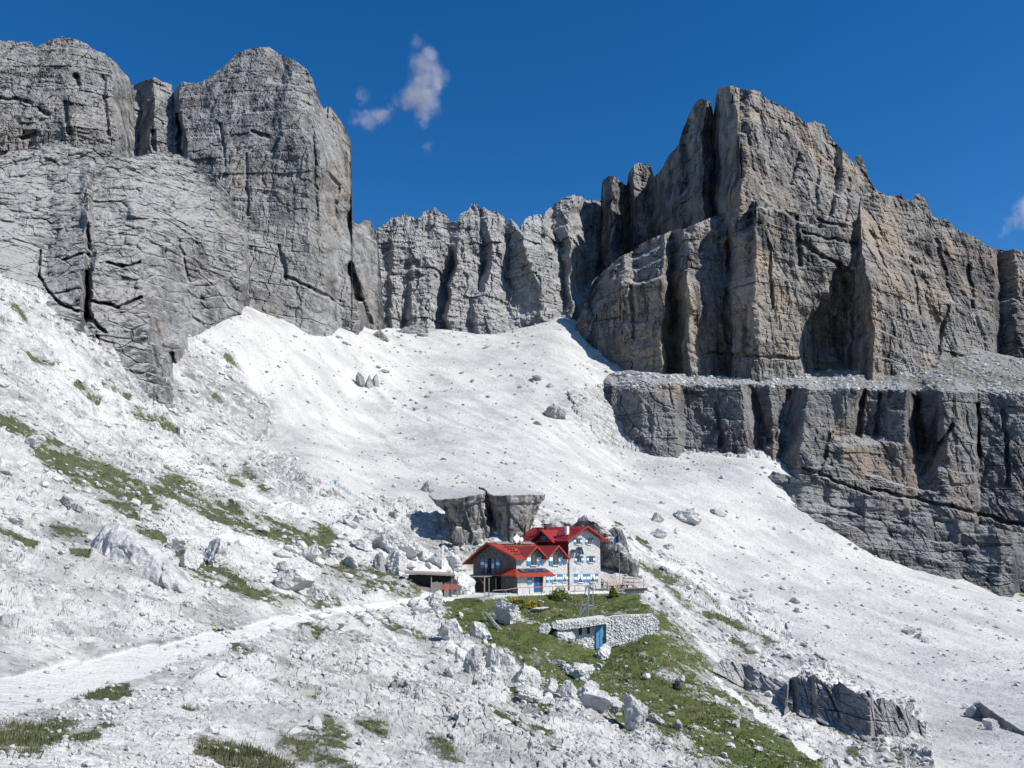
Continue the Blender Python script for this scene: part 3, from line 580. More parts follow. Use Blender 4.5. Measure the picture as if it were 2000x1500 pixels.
# summit of the right-hand massif
relief('mountain', 1160, 1830,
 [(1160,560),(1170,470),(1173,400),(1176,352),(1190,340),(1200,343),(1210,355),(1224,362),(1228,335),(1240,318),(1252,318),(1270,322),(1277,345),(1284,340),(1295,325),(1305,305),(1325,280),(1330,262),(1345,225),(1360,195),(1372,190),(1388,196),(1394,225),(1398,190),(1403,172),(1425,166),(1450,172),(1485,180),(1497,193),(1530,205),(1555,222),(1575,240),(1590,235),(1612,245),(1625,270),(1640,285),(1668,318),(1672,305),(1680,300),(1688,315),(1695,345),(1710,368),(1760,400),(1830,450)],
 [(1160,600),(1220,560),(1300,500),(1450,450),(1700,500),(1830,520)],
 [[(1160,300,530),(1160,600,516)],[(1176,320,522),(1176,600,508)],[(1200,320,504),(1196,600,488)],[(1224,330,528),(1224,600,510)],[(1240,310,512),(1236,600,494)],[(1276,310,520),(1276,600,502)],[(1318,250,486),(1312,480,470)],[(1330,240,472),(1326,480,454)],[(1345,230,468),(1340,480,452)],[(1374,180,446),(1372,480,430)],[(1392,180,462),(1392,480,448)],[(1402,165,440),(1412,300,428),(1418,480,416)],[(1418,160,422),(1446,242,402),(1452,390,376),(1460,480,368)],[(1530,180,440),(1540,320,420),(1540,480,388)],[(1600,220,452),(1610,380,420),(1610,480,396)],[(1668,280,460),(1640,380,424),(1640,480,400)],[(1700,300,470),(1720,480,410)],[(1830,300,490),(1830,520,430)]],
 M['rockR'], seed=5, cracks=[(1560,300,1545,360,4,3),(1600,300,1590,400,5,4),(1640,330,1620,420,5,4),(1520,240,1500,300,4,3),(1480,220,1490,262,4,2.5),(1660,350,1650,430,4,3),(1460,260,1470,330,3,2)], tier=[([(1160,0),(1440,0),(1447,345),(1530,330),(1600,372),(1680,398),(1830,440)],5,5),([(1160,0),(1438,0),(1443,255),(1500,262),(1560,288),(1650,345),(1830,420)],5,5),([(1160,0),(1425,0),(1428,198),(1480,205),(1540,232),(1610,285),(1830,400)],4,4),([(1160,520),(1240,470),(1330,380),(1390,300),(1400,0),(1830,0)],4,5)], kcol=1., kstr=.45, kfr=1.1, warm=[(1475,395,1530,400,20,.5),(1660,360,1640,330,14,.3),(1430,300,1440,360,10,.4)], dark=[(1300,360,1400,330,40,.35),(1230,480,1330,420,30,.4),(1400,260,1420,380,12,.25)], pale=[(1530,410,1670,432,6,.4),(1440,175,1480,190,10,.4)])  # dark: shade of the left-facing wall painted into the rock
# lower tier with the lit pillar, the dark chimney and the long sunlit wall
relief('mountain', 1108, 2180,
 [(1108,665),(1120,650),(1127,630),(1145,585),(1158,548),(1180,528),(1208,503),(1240,484),(1266,467),(1334,445),(1370,432),(1406,418),(1440,402),(1460,393),(1482,391),(1518,404),(1554,416),(1608,422),(1640,430),(1672,436),(1680,384),(1700,372),(1730,381),(1745,384),(1760,376),(1765,386),(1780,395),(1787,379),(1797,377),(1810,392),(1822,421),(1845,428),(1870,445),(1900,462),(1930,480),(1960,490),(1985,483),(2000,490),(2180,560)],
 [(1108,672),(1125,690),(1150,710),(1230,740),(1300,752),(1400,756),(1480,758),(1560,750),(1640,742),(1720,745),(1800,738),(1900,735),(2000,740),(2180,745)],
 [[(1108,500,424),(1108,760,400)],[(1128,600,408),(1128,760,388)],[(1165,500,400),(1165,760,382)],[(1205,480,392),(1205,560,384),(1210,760,373)],[(1215,480,386),(1215,560,376),(1220,760,364)],[(1300,440,374),(1298,530,360),(1292,760,346)],[(1316,440,384),(1312,540,384),(1316,760,364)],[(1345,430,378),(1345,520,370),(1345,560,350),(1345,760,340)],[(1388,420,380),(1388,560,366),(1392,760,353)],[(1414,415,386),(1418,560,372),(1424,760,362)],[(1428,400,373),(1430,560,355),(1434,760,347)],[(1478,380,354),(1475,560,344),(1470,760,338)],[(1556,390,368),(1556,560,353),(1558,760,344)],[(1582,390,372),(1576,600,354),(1578,650,366),(1586,760,362)],[(1612,390,374),(1616,570,360),(1610,615,376),(1610,760,368)],[(1646,390,376),(1654,520,362),(1648,550,378),(1642,760,370)],[(1668,390,400),(1672,520,362),(1664,760,358)],[(1680,370,398),(1690,535,344),(1706,640,338),(1712,760,334)],[(1760,360,408),(1780,560,364),(1790,760,346)],[(1900,440,408),(1900,760,362)],[(1940,460,412),(1945,760,372)],[(1952,460,426),(1958,760,388)],[(1985,470,414),(1990,760,374)],[(2180,500,430),(2180,760,382)]],
 M['rockR'], seed=6, kcol=.95, kfr=1., kstr=.55, tier=[([(1108,700),(1208,560),(1300,545),(1420,470),(1476,440),(1484,0),(2180,0)],6,6),([(1108,690),(1158,572),(1208,524),(1300,478),(1420,430),(1482,405),(1600,445),(1668,462),(1676,0),(2180,0)],6,6),([(1108,690),(1158,590),(1208,540),(1300,505),(1420,450),(1476,425),(1484,0),(2180,0)],4,4),([(1108,0),(1205,0),(1212,640),(1300,620),(1390,600),(1410,560),(1470,540),(1478,0),(2180,0)],2.5,4),([(1108,0),(1676,0),(1684,470),(1760,500),(1860,560),(2000,600),(2180,620)],3,5)],
 cracks=[(1422,440,1426,672,4,6),(1560,470,1640,520,4,4),(1555,425,1560,520,4,4),(1570,455,1670,478,3,3),(1600,430,1660,445,3,3),(1700,450,1730,520,3,2.5),(1830,470,1850,560,4,3),(1780,520,1800,640,3,2.5),(1890,520,1900,600,4,4),(1500,470,1510,600,3,2.5),(1380,690,1560,700,3,3),(1230,560,1240,660,3,3),(1850,600,1830,700,4,4)],
 warm=[(1450,470,1462,690,24,.95),(1240,560,1380,700,30,.5),(1210,590,1290,690,26,.8),(1345,600,1380,660,22,.7),(1500,560,1530,680,22,.6),(1380,650,1440,720,20,.7),(1720,430,1790,580,55,.95),(1800,480,1830,540,18,.5),(1690,580,1700,640,14,.9),(1490,490,1510,560,14,.5),(1840,560,1860,600,12,.4)],
 dark=[(1560,440,1670,470,18,.5),(1570,500,1640,520,16,.45),(1830,480,1870,560,18,.7),(1900,520,1990,640,34,.6),(1790,640,1990,660,16,.4),(1860,460,1920,500,14,.4),(1940,500,1990,700,30,.6),(1130,600,1200,560,16,.4),(1300,560,1320,640,12,.5),(1590,600,1620,680,20,.2),(1760,660,1860,620,22,.3),(1420,450,1424,680,4,.6)],  # dark rock tone, with chimney shadow and recess shade painted in
 pale=[(1770,610,1840,660,26,.45),(1600,700,1640,715,10,.5),(1480,720,1540,735,12,.5),(1690,440,1720,520,8,.2),(1210,510,1330,450,9,.5)], grass=[(1880,700,2000,690,14,.3)])
# band of dark cliff with the grassy ledge on its top
BAND = relief('cliff_band', 1172, 2190,
 [(1172,752),(1190,728),(1230,722),(1300,730),(1400,732),(1480,738),(1560,726),(1640,722),(1720,716),(1800,694),(1850,690),(1900,680),(2000,700),(2190,715)],
 [(1172,800),(1190,850),(1215,890),(1330,912),(1500,905),(1560,935),(1640,965),(1700,985),(1850,1015),(2000,1055),(2190,1110)],
 [[(1172,700,362),(1172,760,338),(1180,900,318)],[(1192,710,366),(1192,752,328),(1206,900,308)],[(1250,700,366),(1250,745,322),(1252,765,314),(1265,900,302)],[(1318,710,366),(1318,750,318),(1322,905,300)],[(1330,710,366),(1330,752,322),(1338,820,316),(1338,910,306)],[(1440,730,366),(1450,752,314),(1455,905,298)],[(1470,730,364),(1474,750,324),(1490,905,307)],[(1496,730,364),(1500,752,315),(1512,830,302),(1512,905,294)],[(1540,720,366),(1550,755,322),(1528,880,306),(1520,920,300)],[(1580,720,370),(1580,760,310),(1562,905,290)],[(1680,715,368),(1680,758,308),(1600,860,298),(1600,960,285)],[(1690,715,368),(1686,758,318),(1672,850,310),(1680,870,298),(1690,970,284)],[(1770,700,372),(1770,762,304),(1770,860,296),(1770,1000,281)],[(1790,700,372),(1792,762,322),(1796,880,312),(1800,930,297),(1800,1010,284)],[(1850,690,374),(1842,764,304),(1850,880,296),(1850,1020,279)],[(1900,680,376),(1900,766,306),(1900,1030,283)],[(1912,680,376),(1910,766,314),(1910,1030,291)],[(2000,690,376),(2000,768,304),(2000,1060,281)],[(2190,700,376),(2190,775,304),(2190,1110,277)]],
 M['rockD'], seed=7, cracks=[(1462,758,1505,866,7,4),(1540,768,1508,862,6,4),(1684,770,1676,850,6,5),(1718,770,1710,850,4,4),(1785,780,1800,880,8,5),(1860,830,1800,930,4,3),(1908,790,1912,890,4,5),(1400,790,1410,870,4,3),(1570,915,1700,965,3,3),(1700,955,1860,990,3,3.5),(1860,990,2000,1028,3,3.5),(1620,850,1600,920,4,3),(1960,800,1970,950,4,3)], kb=.8, bs=.75, kcol=.7, kfr=.75, kstr=.4, jag=2., cell=(7,24), calm=[(1172,744),(1400,748),(1560,753),(1850,764),(2190,770)], tier=[([(1172,1200),(1500,915),(1560,912),(1640,922),(1750,945),(1850,978),(2000,1000),(2190,1040)],3,4)],
 warm=[(1630,850,1700,920,28,.8),(1700,880,1780,900,20,.8),(1830,880,1870,960,26,.9),(1790,790,1840,850,22,.5),(1730,930,1790,960,16,.7),(1640,945,1690,960,10,.7),(1840,960,1880,990,18,.8),(1930,930,1990,960,20,.4),(1420,850,1470,870,14,.4)],
 dark=[(1680,780,1700,850,10,.6),(1785,780,1810,880,12,.65),(1900,780,1990,900,30,.4),(1340,800,1440,870,24,.4),(1910,800,1912,900,5,.7),(1610,870,1640,920,12,.6),(1560,800,1600,880,14,.35),(1480,800,1530,870,14,.4),(1780,920,1790,960,8,.5),(1580,930,1620,950,10,.4)],
 pale=[(1590,735,1680,742,8,.6),(1700,742,1990,735,12,.35),(1200,732,1480,742,6,.45),(1900,705,2000,725,13,.3),(1520,730,1580,745,6,.6),(1530,840,1560,890,9,.35),(1210,770,1300,850,22,.25)],
 grass=[(1620,742,1740,748,6,.6),(1700,735,1860,752,10,1.),(1860,715,2000,752,18,1.),(1860,690,1900,690,8,.6),(1930,700,2000,730,14,.5)])
# tilted slabs under the band
relief('rock_slabs', 1478, 2190,
 [(1478,990),(1492,940),(1510,920),(1560,936),(1640,958),(1700,972),(1850,1010),(2000,1042),(2190,1085)],
 [(1478,1005),(1500,1022),(1560,1036),(1700,1095),(1850,1150),(2000,1190),(2190,1245)],
 [[(1478,900,280),(1478,1020,272)],[(1500,910,278),(1500,1020,266)],[(1700,960,268),(1700,1100,255)],[(1850,1000,262),(1850,1150,247)],[(1880,1000,265),(1880,1160,249)],[(1930,1020,260),(1930,1180,243)],[(1952,1020,256),(1952,1180,240)],[(1978,1030,256),(1978,1190,240)],[(1990,1030,262),(1990,1190,246)],[(2190,1080,256),(2190,1250,234)]],
 M['rockD'], seed=8, kb=.7, bs=.7, kcol=.45, kfr=.45, kstr=1.5, jag=2., cell=(8,10), tier=[([(1478,960),(1560,985),(1700,1015),(1850,1060),(2190,1140)],3,4),([(1478,975),(1560,1002),(1700,1045),(1850,1095),(2190,1180)],2,3)],
 pale=[(1500,970,1700,1040,16,.5),(1700,1045,1850,1090,14,.45),(1500,935,1650,975,18,.7),(1650,980,1800,1010,10,.35),(1500,1000,1600,1030,10,.4)], dark=[(1950,1060,2000,1140,26,.5),(1720,1060,1900,1090,20,.3)], warm=(), grass=[(1880,1130,2000,1165,5,.6)])
# small outcrop below the scree on the right
OC = [(1532,1385,1532,1388,6),(1541,1330,1543,1380,5),(1556,1322,1560,1388,4),(1584,1320,1586,1398,5),(1590,1318,1596,1400,1.5),(1612,1330,1614,1408,2),(1626,1338,1630,1414,2.5),(1640,1336,1642,1420,4.5),(1668,1350,1670,1432,3.5),(1700,1346,1702,1444,4),(1706,1360,1714,1446,6.),(1722,1358,1726,1446,3.5),(1745,1376,1747,1447,4.5),(1762,1372,1766,1448,4.5),(1778,1394,1780,1444,6.5),(1800,1412,1802,1436,5.5),(1818,1440,1818,1441,6)]
def _oy(px, py, dy): return hit(px, py)[1] - 5.5 + dy*.8
M['rockO'] = rock_mat('outcrop_rock', (.27,.27,.272), (.40,.395,.385), (.54,.535,.52), (.45,.38,.31), .6, .58, 2.2, (.56,.555,.54), wamt=.35, layk=.1)
relief('rock_outcrop', 1532, 1818, [(a, b) for a, b, c, d, e in OC], [(c, d+8) for a, b, c, d, e in OC],
 [[(a, b-6, _oy(c, d, e*.45)+3.2), (c, d+8, _oy(c, d, e*.45))] for a, b, c, d, e in OC],
 M['rockO'], seed=9, kb=.5, bs=.4, kcol=.55, kfr=.3, kstr=.25, jag=9, back=26, cell=(2.6,8.), step=1.2, warp=3, warm=[(1440,1280,1500,1320,20,.4),(1660,1400,1700,1420,14,.3)], dark=[(1600,1320,1640,1370,10,.4),(1780,1370,1795,1400,8,.5),(1640,1380,1700,1410,16,.3)], pale=[(1690,1390,1760,1440,20,.3),(1550,1320,1565,1380,8,.5),(1400,1250,1500,1256,6,.4)])
OC2 = [(1392,1300,1392,1303,4),(1410,1284,1412,1312,3),(1440,1294,1442,1330,2),(1455,1296,1457,1338,4),(1472,1304,1474,1348,2.5),(1490,1312,1492,1358,4.5),(1512,1320,1514,1366,2.5),(1528,1330,1530,1374,3.5),(1548,1340,1550,1384,4)]
relief('rock_outcrop', 1392, 1548, [(a, b) for a, b, c, d, e in OC2], [(c, d+8) for a, b, c, d, e in OC2],
 [[(a, b-6, _oy(c, d, e*.45)+5.), (c, d+8, _oy(c, d, e*.45))] for a, b, c, d, e in OC2],
 M['rockO'], seed=10, kb=.5, bs=.4, kcol=.5, kfr=.3, kstr=.25, jag=10, back=26, cell=(2.6,8.), step=1.2, warp=3, pale=[(1400,1290,1540,1350,20,.4)])
# ------------------------------------------------------------------ camera, light, sky
cd = bpy.data.cameras.new('camera'); cam = bpy.data.objects.new('camera', cd); col.objects.link(cam)
cd.sensor_fit = 'HORIZONTAL'; cd.sensor_width = 36; cd.lens = 36*F/2000; cd.clip_start = .5; cd.clip_end = 20000
cam.location = (0,0,0); cam.rotation_euler = (math.pi/2 + PITCH, 0, 0); scene.camera = cam
SUN_EL = math.radians(44); SUN_AZ = math.radians(69)       # azimuth measured from -Y (behind the viewer) towards +X
SD = Vector((math.sin(SUN_AZ)*math.cos(SUN_EL), -math.cos(SUN_AZ)*math.cos(SUN_EL), math.sin(SUN_EL)))
sl = bpy.data.lights.new('sun', 'SUN'); so = bpy.data.objects.new('sun', sl); col.objects.link(so)
sl.energy = 4.6; sl.angle = math.radians(.53); sl.color = (1, .96, .895)
so.rotation_euler = (-SD).to_track_quat('-Z', 'Y').to_euler(); so.location = (60, -60, 120)
wd = bpy.data.worlds.new('World'); scene.world = wd; wd.use_nodes = True
nt = wd.node_tree; nt.nodes.clear()
sky = nt.nodes.new('ShaderNodeTexSky'); sky.sky_type = 'NISHITA'; sky.sun_disc = False
sky.sun_elevation = SUN_EL; sky.sun_rotation = math.atan2(SD.x, SD.y); sky.altitude = 2400; sky.air_density = 1.; sky.dust_density = .2; sky.ozone_density = 2.5
hs = nt.nodes.new('ShaderNodeHueSaturation'); hs.inputs['Saturation'].default_value = 1.36; hs.inputs['Hue'].default_value = .503
bg = nt.nodes.new('ShaderNodeBackground'); bg.inputs[1].default_value = .108
ow = nt.nodes.new('ShaderNodeOutputWorld')
nt.links.new(sky.outputs[0], hs.inputs['Color']); nt.links.new(hs.outputs[0], bg.inputs[0]); nt.links.new(bg.outputs[0], ow.inputs[0])
scene.view_settings.view_transform = 'Standard'; scene.view_settings.look = 'None'; scene.view_settings.exposure = .33; scene.view_settings.gamma = 1
# ------------------------------------------------------------------ rocks
def ico(sub):
    bm = bmesh.new(); bmesh.ops.create_icosphere(bm, subdivisions=sub, radius=1)
    V = np.array([v.co[:] for v in bm.verts]); T = np.array([[v.index for v in f.verts] for f in bm.faces]); bm.free(); return V, T
ICO = {k: ico(k) for k in (1, 2, 4, 5)}
def rock_pts(seed, sub, planes=11, rough=.10, lo=.42, hi=.82):
    r = np.random.default_rng(seed); V, T = ICO[sub]; V = V.copy()
    for _ in range(planes):
        n = r.normal(size=3); n /= np.linalg.norm(n); d = r.uniform(lo, hi)
        k = V @ n; V -= np.outer(np.maximum(0, k-d), n)
    if rough:
        q = V*1.6 + seed*3.7
        V = V*(1 + rough*(2.2*(rid(q[:,0], q[:,1], q[:,2], 4, seed % 97, .6)-.5) + 1.3*fbm(q[:,0]*3, q[:,1]*3, q[:,2]*3, 4, 7, .65))[:,None])
    V[:,2] -= V[:,2].min(); V[:,:2] -= (V[:,:2].max(0)+V[:,:2].min(0))/2
    V[:,0] /= np.ptp(V[:,0]); V[:,1] /= np.ptp(V[:,1]); V[:,2] /= V[:,2].max()
    return V, T
def boulder(px, py, w, h, label, seed, mat='boulder', sub=4, rz=None, tilt=0., sink=.26, group=None, dz=0., depth=None, planes=11, rough=.15, name='boulder', cat='boulder'):
    """boulder whose foot stands at the ground point seen at (px,py), w x h in photo pixels"""
    x, y, z = hit(px, py); m = y/F; sub = 5 if w >= 40 else sub
    V, T = rock_pts(seed, sub, planes, rough)
    r = random.Random(seed); W = w*m; H = h*m*(1+sink)
    V = V*np.array([W, (depth*m if depth else W*r.uniform(.75, 1.05)), H])
    c, s = math.cos(tilt), math.sin(tilt)
    cx = V[:,0]*c + (V[:,2]-H/2)*s; cz = -V[:,0]*s + (V[:,2]-H/2)*c + H/2
    V = np.stack([cx, V[:,1], cz-cz.min()-H*sink/(1+sink)], 1)
    o = mesh_np(name, V, None, M[mat], False, {}, None, T)
    o.location = (x, y + W*.35, z + dz*m)
    return tag(o, label, cat, group)
B = [
 (922,1334,48,58,'tall white boulder with a dark undercut foot left of the green slope',11,dict(tilt=-.1)),
 (886,1332,44,28,'low white slab lying left of the boulder with the dark undercut foot',12,dict()),
 (868,1306,34,22,'small white block above the low slab at the edge of the bare rock',13,dict()),
 (900,1300,30,44,'upright grey-white rock standing behind the undercut boulder',14,dict(mat='boulder')),
 (962,1310,38,46,'cracked white rock between the undercut boulder and the grass edge',15,dict()),
 (940,1255,52,40,'lumpy white rock above the undercut boulder beside the meadow',16,dict()),
 (880,1262,60,48,'broad pale rock heap block left of the meadow edge',17,dict()),
 (992,1302,34,30,'white rock at the meadow edge with a grass tuft below it',18,dict()),
 (1028,1346,66,56,'big smooth-topped white block in the middle of the boulder row',19,dict(tilt=.35,planes=8)),
 (1036,1372,58,26,'flat white slab right under the big smooth-topped block',20,dict(tilt=.3)),
 (1076,1368,34,34,'rounded white rock between the smooth-topped block and the twin boulders',21,dict()),
 (1112,1378,40,50,'pitted grey left half of the twin boulders below the meadow',22,dict(mat='boulder')),
 (1152,1374,50,40,'smooth white right half of the twin boulders below the meadow',23,dict(planes=7)),
 (1136,1336,64,36,'cracked white rock sitting on top of the twin boulders',24,dict()),
 (1108,1318,30,22,'white block at the meadow edge behind the twin boulders',25,dict()),
 (1090,1304,38,16,'low dark-pitted rock strip at the meadow edge above the white block',26,dict(mat='greyboulder')),
 (1166,1416,84,44,'long white slab with a deep dark overhang along its lower side',27,dict(tilt=.38,planes=8)),
 (1196,1408,50,40,'ribbed white rock filling the gap between the overhanging slab and the pointed boulder',28,dict(tilt=.2)),
 (1240,1440,58,78,'tall pointed triangular white boulder with a dark left face',29,dict(tilt=.22,planes=9,sub=5)),
 (1286,1430,32,24,'small angular white block just right of the pointed boulder',30,dict()),
 (1326,1440,28,26,'wedge shaped white boulder in the grass right of the pointed boulder',31,dict(tilt=.2)),
 (1278,1464,22,16,'white stone below the pointed boulder on thin grass',32,dict()),
 (1180,1292,32,30,'round pale boulder alone in the grass below the blue cellar door',33,dict(planes=16)),
 (1141,1268,14,11,'small white stone in the grass left of the blue cellar door',34,dict(planes=16)),
 (1264,1337,17,12,'lone white stone in the middle of the meadow',35,dict()),
 (1102,1254,44,30,'white boulder leaning against the left end of the stone cellar',36,dict(tilt=.35)),
 (1064,1240,26,20,'white rock in tall grass left of the cellar boulder',37,dict()),
 (986,1222,54,46,'big pitted white boulder on the meadow under the hut railing',38,dict(tilt=.32,planes=14)),
 (1054,1200,36,9,'low flat white rock half buried in the meadow under the hut',39,dict()),
 (900,1286,18,12,'small white rock by the meadow corner',40,dict()),
 (1440,1442,16,14,'small white boulder alone on thin grass beside the stony track',41,dict()),
 (1332,1342,16,14,'ragged white stone above the purple flowers',42,dict()),
 (760,1086,58,50,'big smooth white wedge boulder left of the split rock',43,dict(tilt=.3,planes=7,sub=5)),
 (728,1068,46,40,'pale boulder with a dark cleft left of the smooth wedge boulder',44,dict()),
 (796,1096,56,42,'rough grey boulder right of the smooth wedge boulder',45,dict(mat='boulder',planes=14)),
 (770,1126,46,46,'leaning split boulder with a dark hollow above the shed path',46,dict(tilt=.5)),
 (740,1120,26,36,'grey pointed boulder beside the leaning split boulder',47,dict(mat='greyboulder')),
 (706,1078,40,26,'rounded white rock left of the boulder with the dark cleft',48,dict(planes=15)),
 (850,1112,34,40,'white boulder under the split rock left of the hut roof',49,dict()),
 (822,1096,30,30,'white boulder between the rough grey boulder and the hut',50,dict()),
 (884,1120,38,36,'stacked looking pale boulder close to the hut gable',51,dict()),
 (902,1160,52,44,'large white boulder between the wooden shed and the hut gable',52,dict(planes=8)),
 (838,1196,50,42,'white boulder at the end of the path where the meadow starts',53,dict()),
 (822,1200,28,22,'smaller white boulder beside the path end boulder',54,dict()),
 (566,1160,80,44,'long white outcrop boulder with a dark crack above the path bend',55,dict(tilt=.3)),
 (548,1134,30,30,'dark hollowed rock on top of the long outcrop boulder',56,dict(mat='greyboulder')),
 (620,1172,46,30,'rounded white boulder right of the long outcrop boulder',57,dict()),
 (650,1088,44,22,'low white slab at the lower edge of the turf patch',58,dict()),
 (600,1110,46,34,'white boulder below the turf patch on the stony slope',59,dict()),
 (680,1110,34,24,'white boulder above the second turf strip',60,dict()),
 (838,962,34,24,'dark sided wedge block lying on the scree above the split rock',61,dict(mat='greyboulder',tilt=.2)),
 (734,1007,8,17,'thin upright stone standing on the scree left of the split rock',62,dict(depth=10)),
 (766,1020,18,14,'grey stone on the scree right of the thin upright stone',63,dict(mat='greyboulder')),
 (694,1032,16,14,'small dark pyramid stone on the scree edge',64,dict(mat='greyboulder')),
 (640,976,12,10,'dark stone just below the little blue box',65,dict(mat='greyboulder')),
 (674,1018,16,8,'flat dark stone between the blue box and the thin upright stone',66,dict(mat='greyboulder')),
 (806,1004,22,10,'grey stone pair behind the dark shadow of the split rock',67,dict(mat='greyboulder')),
 (1086,814,46,28,'flat topped grey block resting on the scree under the right cliff',68,dict(mat='greyboulder',tilt=.25,planes=7)),
 (702,760,20,32,'left column of the broken striped rock on the upper scree',69,dict(mat='greyboulder')),
 (718,762,18,30,'middle column of the broken striped rock on the upper scree',70,dict(mat='greyboulder')),
 (732,758,17,27,'right column of the broken striped rock on the upper scree',71,dict(mat='greyboulder')),
 (738,664,48,24,'tilted grey slab at the top of the scree cone',72,dict(mat='greyboulder',tilt=.35)),
 (798,654,86,28,'broad layered grey outcrop at the head of the scree',73,dict(mat='greyboulder',depth=50)),
 (824,658,26,9,'low dark slab right below the broad layered outcrop',74,dict(mat='greyboulder')),
 (748,728,24,9,'thin dark slab above the broken striped rock',75,dict(mat='greyboulder')),
 (838,780,24,8,'long thin dark slab in the middle of the scree',76,dict(mat='greyboulder',tilt=.2)),
 (812,803,12,7,'small dark stone below the long thin slab',77,dict(mat='greyboulder')),
 (1050,744,26,12,'dark slab on the right part of the upper scree',78,dict(mat='greyboulder',tilt=.3)),
 (1074,754,18,11,'grey block next to the dark slab on the upper scree',79,dict(mat='greyboulder')),
 (1015,757,11,7,'small dark stone left of the dark slab on the upper scree',80,dict(mat='greyboulder')),
 (1050,830,18,9,'dark ragged stone below the flat topped block',81,dict(mat='greyboulder',tilt=.3)),
 (953,776,12,7,'little grey stone in the centre of the scree',82,dict(mat='greyboulder')),
 (1406,1009,34,15,'dark boat shaped boulder on the right scree under the cliff band',83,dict(mat='greyboulder')),
 (1346,1022,60,34,'pale domed rock on the right scree',84,dict(planes=16)),
 (1290,1054,40,22,'ribbed grey boulder on the scree above the flag',85,dict(mat='boulder')),
 (1284,1022,28,20,'grey white boulder left of the pale domed rock',86,dict()),
 (1322,1042,14,10,'small boulder under the pale domed rock',87,dict()),
 (1308,1078,26,14,'low rock patch on the scree right of the flag',88,dict()),
 (1780,1246,26,16,'largest stone of the cluster on the far right scree',89,dict()),
 (1800,1256,20,13,'second stone of the cluster on the far right scree',90,dict()),
 (1812,1264,16,12,'lowest stone of the cluster on the far right scree',91,dict()),
 (1556,1182,20,14,'larger stone of the pair on the middle right scree',92,dict()),
 (1562,1200,16,11,'smaller stone of the pair on the middle right scree',93,dict()),
 (1910,1406,28,20,'white block left of the long tilted slab at the right edge',94,dict()),
 (1942,1432,30,20,'white block under the long tilted slab at the right edge',95,dict()),
 (1890,1386,14,10,'small white stone above the block by the tilted slab',96,dict()),
 (362,1110,48,46,'blocky white rock group top above the turf hollow',97,dict(tilt=.3)),
 (410,1112,52,56,'big creased white rock above the turf hollow',98,dict(tilt=.3)),
 (340,1078,44,32,'white rock at the upper end of the turf strip',99,dict()),
 (122,1004,24,20,'dark rounded rock on the left slope',100,dict(mat='greyboulder')),
 (144,1014,26,16,'second dark rounded rock on the left slope',101,dict(mat='greyboulder',tilt=.3)),
 (24,1012,44,22,'dark edged slab at the left edge of the picture',102,dict(tilt=.2)),
 (405,966,22,10,'white lump below the long turf strip on the left slope',103,dict()),
 (60,880,34,26,'pale pointed rock above the turf at the left edge',104,dict()),
 (280,900,0,0,'',0,None)]
for px, py, w, h, lab, sd, kw in B:
    if kw is None: continue
    if 11 <= sd <= 31: w, h = w*.86, h*.82
    boulder(px, py, w, h, lab, sd, **kw)
# large shapes traced as solids with their own thickness
def solid(name, outline, Y, T, label, mat, seed, cat='boulder', tiltY=0., turn=0., rough=.5, cell=2.2, front=.55, n=150, rings=46, power=5.):
    """solid with a given outline (photo pixels at depth Y), thickness T metres, facets and cracks in relief"""
    P = np.array(outline, float); d = np.r_[0, np.cumsum(np.hypot(*np.diff(np.vstack([P, P[:1]]), axis=0).T))]
    s = np.linspace(0, d[-1], n, endpoint=False); Pc = np.vstack([P, P[:1]])
    ox = np.interp(s, d, Pc[:,0]); oy = np.interp(s, d, Pc[:,1]); cx, cy = P.mean(0)
    m = Y/F
    rho = np.concatenate([np.linspace(.02, 1, rings), np.linspace(1, .02, rings//2)[1:]])
    sgn = np.concatenate([-np.ones(rings), np.ones(rings//2-1)])
    R, I = np.meshgrid(rho, np.arange(n), indexing='ij')
    x = cx + (ox[I]-cx)*R; y = cy + (oy[I]-cy)*R
    prof = np.sqrt(np.maximum(0, 1-R**power)); dy = sgn[:,None]*prof*T*np.where(sgn[:,None] < 0, front, 1-front) + tiltY*(y-cy)*m + turn*(x-cx)*m
    X, Yv, Z = at(x, y, Y + dy)
    f1, f2, cid = wor(X/cell + seed, (Z*.8+.2*Yv)/cell, 500+seed)
    k = (sgn[:,None] < 0)
    off = rough*(1.2*(cid-.5)*sm(f2-f1, 0, .2) + 1.1*fbm(X/3+seed, Yv/3, Z/4, 4, 501+seed) + .5*fbm(X/.8, Yv/.8, Z/1.2, 3, 502+seed))
    Yv = Yv - off*np.where(k, 1, -1)*(R < .99)
    j = .10*rough*fbm(X/1.1+seed, Yv/1.1, Z/1.1, 3, 503)*4
    X = X + j*.6; Z = Z + j
    V = np.stack([X, Yv, Z], -1).reshape(-1, 3); nr = len(rho)
    idx = np.arange(nr*n).reshape(nr, n); nx = np.roll(idx, -1, 1)
    Q = np.stack([idx[:-1], idx[1:], nx[1:], nx[:-1]], -1).reshape(-1, 4)
    c0 = len(V); V = np.vstack([V, V[:n].mean(0), V[-n:].mean(0)])
    T3 = np.concatenate([np.stack([np.full(n, c0), idx[0], nx[0]], 1), np.stack([np.full(n, c0+1), nx[-1], idx[-1]], 1)])
    ctr = V.mean(0); ctr[2] = V[:,2].min()
    o = mesh_np(name, V-ctr, Q, mat, False, {}, None, T3); o.location = ctr
    # outward normals
    bm = bmesh.new(); bm.from_mesh(o.data); bmesh.ops.recalc_face_normals(bm, faces=bm.faces); bm.to_mesh(o.data); bm.free()
    return tag(o, label, cat)
M['split'] = rock_mat('streaked_boulder_rock', (.13,.13,.135), (.27,.265,.25), (.56,.55,.53), (.42,.36,.28), .9, .72, 4., (.60,.595,.58), wamt=.7, layk=.15)
